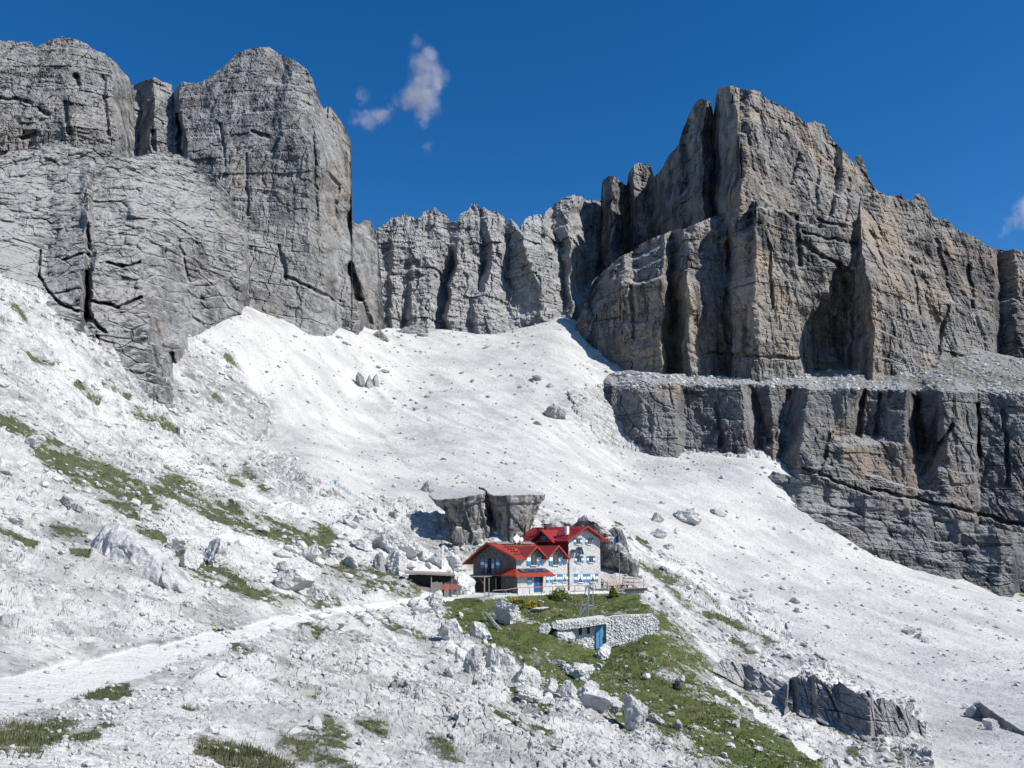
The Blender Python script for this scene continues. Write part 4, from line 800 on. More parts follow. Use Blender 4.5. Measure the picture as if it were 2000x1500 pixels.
# the big split block: two wedge shaped halves, wide flat top leaning to the viewer
def wedge(outl_top, base, zb_px, label, seed, Yf):
    """outl_top: list of (px,py,Y) round the top edge; base: list of (px,py,Y) round the foot, same count"""
    n0 = len(outl_top); N = 160; L = 54
    A = np.array([[float(c) for c in at(*p)] for p in outl_top]); Bq = np.array([[float(c) for c in at(*p)] for p in base])
    def ring(P):
        Pc = np.vstack([P, P[:1]]); d = np.linspace(0, 1, n0+1); s = np.linspace(0, 1, N, endpoint=False)
        return np.stack([np.interp(s, d, Pc[:,i]) for i in range(3)], 1)
    a, b = ring(A), ring(Bq)
    v = np.linspace(0, 1, L)[:,None,None]
    G = b[None]*(1-v) + a[None]*v
    c = G.mean(1, keepdims=True); dirn = G-c; dirn[...,2] = 0; dirn /= np.linalg.norm(dirn, axis=-1, keepdims=True)+1e-9
    X, Y, Z = G[...,0], G[...,1], G[...,2]
    f1, f2, cid = wor((X+.4*Y)/3.4+seed, Z/6.5+.3*X/3, 600+seed)
    Sx = X*.8+Y*.7+.4*fbm(X/2, Y/2, Z/2, 2, 606); b1, bh1, be1 = brick(Sx, Z+.3*X*.2, 4.2, 3.4, 610+seed); b2, bh2, be2 = brick(Sx, Z, 1.4, 1.5, 620+seed)
    off = 2.0*(cid-.5)*sm(f2-f1, 0, .10) + .45*(b1-.5) + .28*(b2-.5) + .35*fbm(X/3, Y/3, Z/3, 4, 601+seed) + .25*fbm(X/.9, Y/.9, Z/.9, 3, 602+seed)
    vv = v[...,0]
    off = off*(.45+.55*np.sin(np.clip(vv, 0, 1)*3.14)) + .35*sm(vv, .80, .84)*(1-sm(vv, .995, 1.)) - .3*np.exp(-((vv-.8)/.012)**2)
    G = G + dirn*off[...,None]
    caps = [G[-1]*(1-k) + G[-1].mean(0)*k for k in (.12, .3, .5, .7, .88)]
    for q, k in zip(caps, range(5)): q[:,2] += .12*fbm(q[:,0]/1.5, q[:,1]/1.5, 0*q[:,0], 3, 605)
    G = np.concatenate([G, np.stack(caps)])
    nr = len(G); V = G.reshape(-1, 3); idx = np.arange(nr*N).reshape(nr, N); nx = np.roll(idx, -1, 1)
    Q = np.stack([idx[:-1], nx[:-1], nx[1:], idx[1:]], -1).reshape(-1, 4)
    c0 = len(V); V = np.vstack([V, G[-1].mean(0), G[0].mean(0)])
    T3 = np.concatenate([np.stack([idx[-1], nx[-1], np.full(N, c0)], 1), np.stack([nx[0], idx[0], np.full(N, c0+1)], 1)])
    ctr = V.mean(0); ctr[2] = V[:,2].min()
    o = mesh_np('boulder', V-ctr, Q, M['split'], False, {}, None, T3); o.location = ctr
    bm = bmesh.new(); bm.from_mesh(o.data); bmesh.ops.recalc_face_normals(bm, faces=bm.faces); bm.to_mesh(o.data); bm.free()
    return tag(o, label, 'boulder')
wedge([(839,963,182),(856,975,174),(890,973,170),(926,966,170),(943,962,172),(941,956,182),(915,951,187),(862,953,188)],
      [(882,1036,182),(890,1056,174),(912,1066,171),(938,1064,172),(955,1058,174),(951,1044,184),(930,1040,188),(890,1036,187)], 0, 'left half of the huge split rock, flat topped, streaked black and white', 1, 172)
wedge([(953,962,175),(963,967,173),(1000,966,172),(1040,965,173),(1060,966,176),(1058,961,186),(1010,954,190),(938,950,188)],
      [(964,1056,177),(970,1066,174),(990,1068,172),(1014,1066,173),(1028,1052,176),(1030,1036,186),(1010,1036,190),(964,1036,188)], 0, 'right half of the huge split rock, wider and behind the left half', 2, 172)
solid('boulder', [(868,1056),(880,1040),(890,1028),(902,1030),(908,1050),(906,1064),(890,1064)], 168, 2.5, 'broken white and rust coloured rock at the foot of the split rock', M['split'], 3, rough=.3)
M['split2'] = rock_mat('leaning_boulder_rock', (.11,.11,.115), (.22,.218,.21), (.40,.39,.37), (.40,.35,.28), .8, .50, 4., (.60,.595,.58), wamt=.8, layk=.1)
solid('boulder', [(1128,1014),(1140,1005),(1160,1013),(1190,1040),(1215,1064),(1232,1082),(1238,1092),(1247,1106),(1248,1134),(1232,1130),(1212,1122),(1192,1114),(1176,1110),(1150,1112),(1138,1080),(1126,1050)], hit(1205,1120)[1]+4.5, 12, 'huge dark leaning boulder behind the right end of the hut', M['split2'], 4, rough=.9, power=9, tiltY=.22)
solid('boulder', [(1062,1036),(1075,1020),(1095,1012),(1125,1010),(1140,1030),(1140,1060),(1070,1060)], 180, 6, 'pale grey boulder rising just above the hut ridge', M['boulder'], 5, rough=.5)
solid('boulder', [(1188,1036),(1200,1028),(1214,1032),(1222,1052),(1230,1078),(1210,1078),(1196,1056)], 184, 3, 'thin grey ribbed slab standing behind the dark leaning boulder', M['rockL'], 6, rough=.4)
solid('boulder', [(1898,1366),(1912,1360),(1950,1384),(2000,1416),(2060,1448),(2060,1476),(2000,1446),(1950,1414),(1916,1392)], 121.5, 6, 'long low tilted slab with a bright top at the right edge', M['rockO'], 7, rough=.3, power=6, turn=-1.9).location.z -= .6
solid('boulder', [(165,1088),(178,1060),(205,1026),(225,1022),(260,1038),(310,1072),(360,1120),(385,1150),(380,1166),(340,1164),(285,1150),(270,1140),(230,1126),(196,1110)], 77.5, 6, 'huge smooth white slab with a dark slit under its lower edge', M['lime'], 8, rough=.6, power=6, tiltY=-.5)
# scattered smaller boulders, one object each
PROTO = []
for k in range(14):
    V, T = rock_pts(900+k, 2, 9, .09)
    me_o = mesh_np('boulder', V*np.array([1,.9,.8]), None, M['boulder'], False, {}, None, T); PROTO.append(me_o.data)
    bpy.data.objects.remove(me_o)
    me2 = PROTO[-1].copy(); me2.materials.clear(); me2.materials.append(M['greyboulder']); PROTO.append(me2)
ZONES = [  # px range polygon, count, size px (min,max), grey share, label, group
 ([(640,1180),(860,1180),(900,1230),(860,1300),(700,1280),(600,1230)], 34, (14,40), .0, 'white boulder of the loose row below the path before the hut', 'boulders below the path'),
 ([(880,1230),(960,1260),(1080,1350),(1200,1430),(1150,1400),(1000,1330),(880,1320)], 20, (12,30), .0, 'white boulder among the row along the left meadow edge', 'boulders along the meadow edge'),
 ([(640,1020),(880,1050),(900,1110),(800,1120),(660,1090)], 38, (9,26), .15, 'pale boulder in the block field left of the hut', 'boulders in the block field'),
 ([(330,1010),(660,1060),(640,1150),(520,1140),(330,1080)], 34, (10,34), .0, 'white boulder on the stony turf slope above the path', 'boulders on the turf slope'),
 ([(660,640),(1100,640),(1080,780),(700,820),(600,740)], 40, (5,12), 1., 'small dark stone lying on the upper scree', 'stones on the upper scree'),
 ([(1250,1000),(1900,1200),(1950,1350),(1600,1230),(1350,1130)], 40, (5,12), .4, 'small grey stone lying on the right scree', 'stones on the right scree'),
 ([(300,1390),(1000,1420),(1000,1490),(200,1490)], 30, (14,34), .0, 'white rock lying on the bare foreground slope', 'rocks on the foreground slope'),
 ([(1200,1440),(1340,1460),(1440,1500),(1100,1500)], 18, (10,24), .0, 'white stone on the thin turf at the lower meadow edge', 'stones on the lower meadow edge'),
 ([(0,880),(150,900),(330,1000),(150,1010),(0,990)], 24, (10,30), .1, 'white rock between turf strips on the left slope', 'rocks on the left slope')]
for poly, cnt, (s0, s1), gs, lab, grp in ZONES:
    P = np.array(poly, float); done = 0
    while done < cnt:
        px, py = random.uniform(P[:,0].min(), P[:,0].max()), random.uniform(P[:,1].min(), P[:,1].max())
        if not pin(np.array([px]), np.array([py]), poly)[0]: continue
        x, y, z = hit(px, py); s = s0*(s1/s0)**(random.random()**1.6)*y/F
        o = bpy.data.objects.new('boulder', PROTO[2*random.randrange(14) + (random.random() < gs)]); col.objects.link(o)
        o.scale = (s*random.uniform(.8,1.25), s*random.uniform(.8,1.2), s*random.uniform(.55,.95)); o.rotation_euler = (random.uniform(-.2,.2), random.uniform(-.2,.45), random.uniform(0,6.28))
        o.location = (x, y, z - .16*s); tag(o, lab, 'boulder', grp); done += 1
# ------------------------------------------------------------------ loose stones and grass (nobody could count them)
def scatter_pts(n, wlo, whi, ulim=.63):
    u = RNG.uniform(-ulim, ulim, n); w = RNG.uniform(math.log(wlo), math.log(whi), n)
    Y = np.exp(w); X = u*Y; return X, Y, zg(X, Y)
def visible_cover(X, Y, Z):
    px, py = proj(X, Y, z_smooth(X, Y)); return px, py, covers(X, Y, Z, px, py)
def stones(n):
    X, Y, Z = scatter_pts(n, 15, 430)
    px, py, (g, pth, gr, scr, soil) = visible_cover(X, Y, Z)
    lx, ly = hut_local(X, Y); hut_in = (lx > -12) & (lx < 27) & (ly > -5) & (ly < 13)
    cl = .5 + 1.6*fbm(X/9, Y/9, Z/9, 3, 700)
    p = np.clip(cl, .05, 1)*(1-pth*.8)*np.where(g > .5, .22, 1)*np.where(scr > .5, .5, 1)*np.where(py > 1560, 0, 1)
    keep = (RNG.random(n) < p) & ~hut_in
    X, Y, Z, scr = X[keep], Y[keep], Z[keep], scr[keep]; m = len(X)
    s = (2.2 + 7.5*RNG.random(m)**4 + 3*RNG.random(m)**2 + 12*RNG.random(m)**9)*Y/F*np.where(scr > .5, .58, 1.)
    s = np.minimum(s, 1.6)
    VV = []; TT_ = []; base = 0
    var = [rock_pts(1200+k, 1, 6, .0, .5, .85) for k in range(12)]
    kid = RNG.integers(0, 12, m)
    for k in range(12):
        q = np.where(kid == k)[0]; V, T = var[k]; nv = len(V)
        a = RNG.random(len(q))*6.283; sc = np.stack([s[q]*RNG.uniform(.8,1.3,len(q)), s[q]*RNG.uniform(.7,1.1,len(q)), s[q]*RNG.uniform(.45,.9,len(q))], 1)
        W = V[None]*sc[:,None]; x = W[...,0]*np.cos(a)[:,None]-W[...,1]*np.sin(a)[:,None]; y = W[...,0]*np.sin(a)[:,None]+W[...,1]*np.cos(a)[:,None]
        tl = RNG.uniform(-.2,.4,len(q))[:,None]
        z = W[...,2]-.28*sc[:,2:3] - x*tl
        VV.append(np.stack([x+X[q][:,None], y+Y[q][:,None], z+Z[q][:,None]], -1).reshape(-1, 3))
        TT_.append((T[None]+(np.arange(len(q))*nv)[:,None,None]).reshape(-1, 3)+base); base += len(q)*nv
    o = mesh_np('loose_stones', np.concatenate(VV), None, M['boulder'], False, {}, None, np.concatenate(TT_))
    tag(o, 'white limestone stones and rubble strewn over the slopes', 'stones', kind='stuff')
stones(56000)
def grass_mat(name, a, b, dry):
    t = NT(name, .8, .15); p = t.coord()
    c = t.mix(t.rng(t.noise(p, .8, 5, .7), .35, .65), a, b)
    c = t.mix(t.rng(t.noise(p, .22, 4, .6), .50, .66, 0, .65), c, dry)
    c = t.mix(t.rng(t.noise(p, .55, 4, .6), .54, .64, 0, .6), c, tuple(k*.55 for k in a))
    t.base(c); return t.m
M['grass'] = grass_mat('alpine_grass', (.072,.104,.030), (.150,.176,.062), (.19,.165,.085))
M['turf'] = grass_mat('dry_turf_grass', (.085,.100,.042), (.155,.165,.085), (.17,.145,.09))
def grass(n):
    X, Y, Z = scatter_pts(n, 15, 200, .60)
    px, py, (g, pth, gr, scr, soil) = visible_cover(X, Y, Z)
    keep = (g + RNG.normal(0, .18, n) > .52) & (py < 1540)
    X, Y, Z, px, py = X[keep], Y[keep], Z[keep], px[keep], py[keep]; m = len(X)
    bank = sm(Y, 120, 130)*sm(-px, -1300, -900)
    tall = sm(fbm(X/2.6, Y/2.6, 0*X, 3, 725), .08, .35)
    hgt = (.09 + .12*RNG.random(m) + .20*RNG.random(m)**4 + .30*tall*sm(Y, 60, 90)*RNG.random(m) + .22*bank*RNG.random(m))*np.clip(.6+.9*fbm(X/3, Y/3, 0*X, 3, 720), .3, 1.4)
    hgt = np.maximum(hgt, 1.6*Y/F)
    nb = 6
    a = RNG.random((m, nb))*6.283; r = RNG.random((m, nb))*.22*np.maximum(1, Y/70)[:,None]; ln = RNG.uniform(.2, .9, (m, nb))
    bw = np.maximum(.018, .75*Y/F)[:,None]*RNG.uniform(.6, 1.3, (m, nb))
    bx = X[:,None]+r*np.cos(a); by = Y[:,None]+r*np.sin(a); bz = Z[:,None]-.03+0*a
    H = hgt[:,None]*RNG.uniform(.6, 1.15, (m, nb)); ta = a + RNG.normal(0, .8, (m, nb))
    tx = bx+H*ln*.6*np.cos(ta); ty = by+H*ln*.6*np.sin(ta); tz = bz+H
    pa = RNG.random((m, nb))*6.283
    mdw = np.repeat(cap(px, py, MEADOW) > 0, nb)
    V = np.stack([np.stack([bx-bw*np.cos(pa), by-bw*np.sin(pa), bz], -1), np.stack([bx+bw*np.cos(pa), by+bw*np.sin(pa), bz], -1), np.stack([tx, ty, tz], -1)], 2).reshape(-1, 3)
    V = V.reshape(-1, 3, 3)
    for nm, mk, mt, lab in (('meadow_grass', mdw, M['grass'], 'lush green alpine grass on the meadow below the hut'), ('turf', ~mdw, M['turf'], 'dry olive turf in strips and tufts on the stony slopes')):
        W = V[mk].reshape(-1, 3); o = mesh_np(nm, W, None, mt, False, {}, None, np.arange(len(W)).reshape(-1, 3))
        tag(o, lab, 'grass', kind='stuff')
grass(150000)
# rubble lying on the ledge above the dark band
def ledge_rubble(obj, n):
    bpy.context.view_layer.update(); VV = []; TT_ = []; base = 0; r = np.random.default_rng(9)
    var = [rock_pts(1300+k, 1, 6, .0, .5, .85) for k in range(8)]
    for _ in range(n):
        px = r.uniform(1195, 2010); py = r.uniform(lin(np.array([px]), [(1190,728),(1480,736),(1640,722),(1800,694),(1900,682),(2010,700)])[0], lin(np.array([px]), [(1190,760),(1500,758),(1850,770),(2010,776)])[0])
        d = Vector([float(k) for k in at(px, py, 1.)]).normalized(); ok, co, no, _i = obj.ray_cast(Vector((0,0,0)), d)
        if not ok or no.z < .35: continue
        V, T = var[r.integers(8)]; s_ = (.5 + 1.7*r.random()**4); a = r.random()*6.28
        W = V*np.array([s_*1.2, s_, s_*.75]); c, q = math.cos(a), math.sin(a)
        W = np.stack([W[:,0]*c-W[:,1]*q, W[:,0]*q+W[:,1]*c, W[:,2]-.3*s_], 1) + np.array(co)
        VV.append(W); TT_.append(T+base); base += len(V)
    o = mesh_np('ledge_rubble', np.concatenate(VV), None, M['boulder'], False, {}, None, np.concatenate(TT_))
    tag(o, 'pale rubble and blocks strewn along the ledge above the dark band cliff', 'rubble', kind='stuff')
ledge_rubble(BAND, 1400)
# ------------------------------------------------------------------ built things
def stone_wall_mat(name, a, b, joint, scale=2.2):
    t = NT(name, .95, .1); p = t.coord(kind='obj')
    f = t.vor(p, scale, 'F1', 1); e = t.vor(p, scale, 'DISTANCE_TO_EDGE', 0)
    hsv = t.n('ShaderNodeSeparateColor'); t.l(f, hsv.inputs[0])
    c = t.mix(hsv.outputs[0], a, b); c = t.mix(t.rng(t.noise(p, 6, 5, .7), .35, .7, 0, .35), c, tuple(k*.5 for k in a))
    c = t.mix(t.rng(e, .0, .06, 1, 0), c, joint); t.base(c)
    t.bump(t.math('ADD', t.rng(e, 0, .12), t.noise(p, 5, 4)), .7, .06); return t.m
def roof_mat(name, a, b):
    t = NT(name, .45, .35); p = t.coord(kind='obj')
    w = t.n('ShaderNodeTexWave', wave_type='BANDS', bands_direction='Z'); w.inputs['Scale'].default_value = 2.2; w.inputs['Distortion'].default_value = .4; t.l(p, w.inputs[0])
    n = t.noise(p, 1.6, 6, .7)
    c = t.mix(t.rng(n, .35, .65), a, b); c = t.mix(t.rng(w.outputs[1], .0, .25, .6, 0), c, tuple(k*.4 for k in a))
    t.base(c); t.bump(w.outputs[1], .4, .04); return t.m
def shutter_mat():
    t = NT('painted_shutter', .5, .3)
    g = t.n('ShaderNodeTexCoord').outputs['Generated']; x = t.n('ShaderNodeSeparateXYZ'); t.l(g, x.inputs[0])
    k = t.math('MULTIPLY', t.rng(x.outputs[2], .33, .36), t.rng(x.outputs[2], .66, .63))
    n = t.noise(t.coord(kind='obj'), 9, 4)
    t.base(t.mix(k, t.mix(t.rng(n, .3, .7), (.025,.17,.42), (.035,.23,.52)), (.74,.74,.72))); return t.m
M['wall'] = stone_wall_mat('mortared_stone', (.46,.45,.44), (.70,.69,.67), (.66,.65,.63), 3.2)
M['wallshade'] = stone_wall_mat('shaded_stone', (.10,.098,.095), (.21,.205,.195), (.13,.125,.12), 2.6)  # hut stone with the gable's shade put into its colour
M['dry'] = stone_wall_mat('white_dry_stone', (.52,.515,.50), (.68,.675,.66), (.14,.13,.11), 1.5)
M['roof'] = roof_mat('red_roof_sheet', (.28,.034,.021), (.41,.060,.036))
M['roofdeep'] = roof_mat('crimson_roof_sheet', (.24,.016,.018), (.37,.030,.032))
M['maroon'] = flat('maroon_cladding', (.11,.028,.026), .7)
M['blue'] = flat('blue_paint', (.022,.075,.26), .5, 0, .2, 8)
M['blued'] = flat('light_blue_paint', (.09,.27,.46), .6, 0, .25, 6)
M['shutter'] = shutter_mat()
M['wood'] = flat('weathered_timber', (.30,.24,.18), .85, 0, .3, 6)
M['woodp'] = flat('pinkish_new_timber', (.50,.37,.28), .8, 0, .2, 6)
M['woodg'] = flat('grey_timber', (.26,.245,.23), .9, 0, .35, 6)
M['woodr'] = flat('red_brown_timber', (.22,.06,.045), .7, 0, .3, 6)
M['dark'] = flat('dark_timber_and_shade', (.035,.03,.028), .9)  # dark timber, also used to paint the shade of openings
M['glass'] = flat('window_glass', (.02,.024,.03), .12, 0, .2, 2, .6)
M['white'] = flat('white_paint', (.74,.74,.73), .6, 0, .06)
M['curtain'] = flat('white_curtain', (.70,.70,.68), .9, 0, .1)
M['steel'] = flat('galvanised_steel', (.36,.37,.38), .45, .6, .15)
M['black'] = flat('black_metal', (.02,.02,.022), .5, .3)
M['slab'] = flat('grey_slate', (.20,.20,.205), .85, 0, .3, 4)
M['pv'] = flat('solar_cell', (.018,.026,.06), .15, 0, .3, 4, .6)
M['redsign'] = flat('faded_red_paint', (.42,.13,.09), .8, 0, .35, 5)
M['flagb'] = flat('blue_flag_cloth', (.025,.075,.22), .9, 0, .15)
M['flagw'] = flat('pale_flag_cloth', (.42,.46,.50), .9, 0, .15)
M['skin'] = flat('skin', (.50,.30,.21), .6, 0, .05)
M['cred'] = flat('red_cloth', (.42,.03,.05), .9, 0, .15)
M['cnavy'] = flat('navy_cloth', (.02,.028,.06), .9, 0, .15)
M['cpink'] = flat('pink_cloth', (.45,.16,.17), .9, 0, .15)
M['hair'] = flat('dark_hair', (.03,.02,.015), .8)
hut = empty('mountain_hut', HUT, HA, 'large stone mountain hut with red roofs and blue and white shutters', 'mountain hut')
WZ = -1.6
# walls
m = MB(); m.prism([(0,0,WZ),(0,0,5.6),(0,6.5,7.75),(0,11.4,5.15),(0,11.4,WZ)], (11.65,0,0))
wl = m.build('wall', M['wallshade'], hut); wl['label'] = 'stone wing with the low gable, shade put into its colour'
m = MB(); m.box(.0,11.6,-.06,-.003,WZ,5.2)
wf = m.build('wall', M['wall'], hut); wf['label'] = 'pale stone front of the low wing'
m = MB(); m.prism([(11.66,-.15,WZ),(19.3,-.15,WZ),(19.3,-.15,8.75),(15.2,-.15,10.55),(11.66,-.15,8.75)], (0,12.5,0))
wt = m.build('wall', M['wall'], hut); wt['label'] = 'pale stone tower wing with three floors'
m = MB(); m.box(11.60,11.655,-.15,12.3,5.2,8.6)
m.build('cladding', M['maroon'], hut)
def slab(mb, a, b, c, d, t=.16):
    """roof plane through 4 corners, thickness t downwards"""
    mb.prism([a, b, c, d], (0,0,-t))
# roof of the low wing
m = MB(); slab(m, (-.9,1.8,6.37),(11.6,1.8,6.37),(11.6,6.5,7.98),(-.9,6.5,7.98))
for xa, xb in ((-.9,1.35),(6.05,6.27),(10.97,11.6)): slab(m, (xa,-.8,5.48),(xb,-.8,5.48),(xb,1.797,6.369),(xa,1.797,6.369))
slab(m, (-.9,6.502,7.98),(11.6,6.502,7.98),(11.6,13.1,4.4),(-.9,13.1,4.4))
rf = m.build('roof', M['roof'], hut)
m = MB(); m.prism([(-.98,-.86,5.22),(-.98,-.86,5.56),(-.98,6.5,8.08),(-.98,13.2,4.45),(-.98,13.2,4.12),(-.98,6.5,7.72)], (.10,0,0)); m.build('verge_board', M['roof'], rf)
m = MB()
for xa, xb in ((-.9,1.3),(6.05,6.27),(10.97,11.5)): m.box(xa,xb,-.95,-.82,5.22,5.42)
m.build('gutter', M['roof'], rf)
for k in range(5):
    m = MB(); y = .7+1.15*k; z = 5.48+.3425*(y+.8)
    for i in range(20-2*k):
        x = .2+.3*k+.55*i
        if (abs(x-3.7) < 2.3-.25*k or abs(x-8.6) < 2.3-.25*k) and k < 3: continue
        m.box(x, x+.28, y-.1, y+.1, z, z+.16)
    m.build('snow_guard', M['black'], rf)
m = MB()
for x0, x1 in ((.6,4.2),(6.2,9.6)): m.prism([(x0,5.5,7.70),(x1,5.5,7.70),(x1+.3,6.7,8.10),(x0-.2,6.7,8.10)], (0,0,.06))
m.build('ridge_slab', M['slab'], rf)
# two wall dormers
for cx, zt in ((3.7,7.35),(8.62,7.45)):
    m = MB(); m.prism([(cx-1.75,-.10,4.9),(cx+1.75,-.10,4.9),(cx+1.75,-.10,5.75),(cx,-.10,zt-.2),(cx-1.75,-.10,5.75)], (0,3.6,0))
    d = m.build('dormer', M['wall'], hut)
    m = MB(); yb = 5.3
    slab(m, (cx-2.45,-.95,5.32),(cx,-.95,zt),(cx,yb,zt),(cx-2.45,yb,5.32)); slab(m, (cx+.003,-.95,zt),(cx+2.45,-.95,5.32),(cx+2.45,yb,5.32),(cx+.003,yb,zt))
    m.build('dormer_roof', M['roof'], d)
    m = MB(); m.prism([(cx-2.5,-1.03,5.14),(cx-2.5,-1.03,5.42),(cx,-1.03,zt+.1),(cx+2.5,-1.03,5.42),(cx+2.5,-1.03,5.14),(cx,-1.03,zt-.22)], (0,.075,0)); m.build('barge_board', M['roof'], d)
    m = MB(); m.prism([(cx-.75,-.16,6.35),(cx+.75,-.16,6.35),(cx,-.16,zt-.35)], (0,.05,0)); m.build('gable_panel', M['blue'], d)
# roof of the tower
m = MB(); slab(m, (10.45,-1.25,8.25),(15.2,-1.25,10.78),(15.2,13.2,10.78),(10.45,13.2,8.25)); slab(m, (15.203,-1.25,10.78),(20.3,-1.25,8.25),(20.3,13.2,8.25),(15.203,13.2,10.78))
rt = m.build('roof', M['roofdeep'], hut)
m = MB(); m.prism([(10.38,-1.34,8.02),(10.38,-1.34,8.32),(15.2,-1.34,10.9),(20.38,-1.34,8.32),(20.38,-1.34,8.02),(15.2,-1.34,10.55)], (0,.08,0)); m.build('barge_board', M['roofdeep'], rt)
m = MB(); m.prism([(15.0,-1.2,10.35),(15.4,-1.2,10.35),(15.3,-.2,9.9),(15.1,-.2,9.9)], (0,0,.2)); m.build('ridge_beam', M['dark'], rt)
for k in range(4):
    m = MB(); x = 11.2+.9*k; z = 8.25+.5326*(x-10.45)
    for i in range(16):
        y = -.4+.75*i
        if 1.8+.35*k < y < 8.2-.35*k: continue
        m.box(x-.1, x+.1, y, y+.35, z, z+.16)
    m.build('snow_guard', M['roofdeep'], rt)
# cross gable on the tower's left side
m = MB(); m.prism([(10.7,2.6,8.0),(10.7,7.4,8.0),(10.7,5.,9.85)], (4,0,0)); cg = m.build('cross_gable', M['maroon'], hut)
m = MB(); slab(m, (9.9,1.9,8.05),(15,1.9,8.05),(15,5.,10.2),(9.9,5.,10.2)); slab(m, (9.9,5.003,10.2),(15,5.003,10.2),(15,8.1,8.05),(9.9,8.1,8.05)); m.build('cross_roof', M['roofdeep'], cg)
m = MB(); m.box(10.62,10.69,4.4,5.6,8.25,9.1); m.build('window', M['blue'], cg)
# chimneys
def chimney(x, y, z, w, h, mat, lab=None):
    m = MB(); m.box(x-w/2, x+w/2, y-w/2, y+w/2, z-1, z+h); c = m.build('chimney', mat, rt)
    m = MB(); m.box(x-w*.7, x+w*.7, y-w*.7, y+w*.7, z+h+.14, z+h+.26); m.prism([(x-w*.6,y-w*.6,z+h+.27),(x+w*.6,y-w*.6,z+h+.27),(x+w*.6,y+w*.6,z+h+.27),(x-w*.6,y+w*.6,z+h+.27)], (0,0,.12))
    for dx in (-.4,.4):
        for dy in (-.4,.4): m.box(x+dx*w-.05, x+dx*w+.05, y+dy*w-.05, y+dy*w+.05, z+h+.002, z+h+.14)
    m.build('chimney_cap', M['dark'], c)
    if lab: c['label'] = lab
chimney(12.6, 1.2, 9.4, .55, 1.35, M['white'], 'white chimney with a dark cap')
chimney(13.6, 7.6, 10.0, .6, .9, M['maroon'], 'dark red chimney pair, taller one'); chimney(12.6, 8.4, 9.6, .6, .7, M['maroon'], 'dark red chimney pair, lower one')
# lean-to porch wing with the low red roof
m = MB(); m.box(-1.0,4.55,-1.55,-.065,WZ,2.75); pw = m.build('porch', M['wall'], hut)
m = MB(); m.box(-1.05,-.003,-1.5,2.6,WZ,2.7); px_ = m.build('porch', M['wallshade'], hut)
m = MB(); m.prism([(-2.1,-2.4,2.72),(6.4,-2.4,2.72),(6.4,-.065,3.75),(0,-.065,3.75)], (0,0,-.14)); m.prism([(-2.1,-2.4,2.73),(0,-.06,3.76),(-.01,2.2,3.76),(-2.1,4.2,2.73)], (0,0,-.14))
pr = m.build('porch_roof', M['roof'], hut)
m = MB(); m.box(-2.15,6.45,-2.48,-2.41,2.5,2.74); m.build('eave_board', M['roof'], pr)
m = MB(); m.prism([(-.1,-1.5,3.22),(5.9,-1.5,3.22),(5.9,-.45,3.68),(-.1,-.45,3.68)], (0,0,.09)); m.build('solar_panel', M['pv'], pr)
m = MB(); m.box(2.5,3.5,-1.62,-1.56,.02,2.4); dr = m.build('door', M['blue'], hut)
m = MB(); m.box(3.62,4.4,-1.60,-1.56,.02,2.4); m.build('recess_shade', M['dark'], hut)  # dark sheet painting the shade of the doorway recess
m = MB(); m.box(3.25,3.33,-1.70,-1.63,1.05,1.12); m.build('handle', M['steel'], dr)
# windows and shutters
def shutter(x, y, z0, z1, w, axis='x', parent=hut):
    m = MB()
    if axis == 'x': m.box(-w/2, w/2, -.06, 0, 0, z1-z0)
    else: m.box(-.06, 0, -w/2, w/2, 0, z1-z0)
    o = m.build('shutter', M['shutter'], parent); o.location = (x, y, z0)
def window(x0, x1, z0, z1, y=-.07, sw=.52, shutters=(1,1), curtain=True):
    m = MB(); m.box(x0-.06, x1+.06, y-.05, y, z0-.06, z1+.06); w = m.build('window', M['wood'], hut)
    m = MB(); m.box(x0, x1, y-.07, y-.052, z0, z1); m.build('pane', M['glass'], w)
    xm = (x0+x1)/2
    m = MB(); m.box(xm-.035, xm+.035, y-.10, y-.072, z0, z1); m.build('mullion', M['wood'], w)
    m = MB(); m.box(x0-.12, x1+.12, y-.18, y-.051, z0-.17, z0-.065); m.build('sill', M['white'], w)
    if curtain:
        m = MB(); m.prism([(x0+.02,y-.085,z1-.02),(xm-.04,y-.085,z1-.02),(xm-.1,y-.085,z0+.5*(z1-z0)),(x0+.02,y-.085,z0+.1)], (0,.012,0)); m.prism([(x1-.02,y-.085,z1-.02),(xm+.04,y-.085,z1-.02),(xm+.1,y-.085,z0+.5*(z1-z0)),(x1-.02,y-.085,z0+.1)], (0,.012,0))
        m.build('curtain', M['curtain'], w)
    if shutters[0]: shutter(x0-.10-sw/2, y-.02, z0-.08, z1+.06, sw)
    if shutters[1]: shutter(x1+.10+sw/2, y-.02, z0-.08, z1+.06, sw)
window(8.0,8.85,1.5,2.65); window(10.2,11.1,1.5,2.65, shutters=(1,0), sw=.55); shutter(11.38,-.09,1.42,2.71,.42); shutter(6.75,-.09,1.42,2.71,.5)
for x0, x1 in ((13.7,14.85),(16.7,17.85)): window(x0, x1, 1.32, 2.62, -.16, .72)
for x0, x1 in ((13.62,14.55),(16.5,17.4)): window(x0, x1, 4.62, 5.65, -.16, .48, curtain=False)
for x0, x1 in ((13.45,14.3),(16.25,17.05)): window(x0, x1, 7.78, 8.72, -.16, .48, curtain=False)
window(3.1,4.3,4.3,6.2,-.11,.75,curtain=False); window(8.02,9.22,4.3,6.2,-.11,.75,curtain=False)
shutter(1.55,-1.57,1.3,2.3,.95)
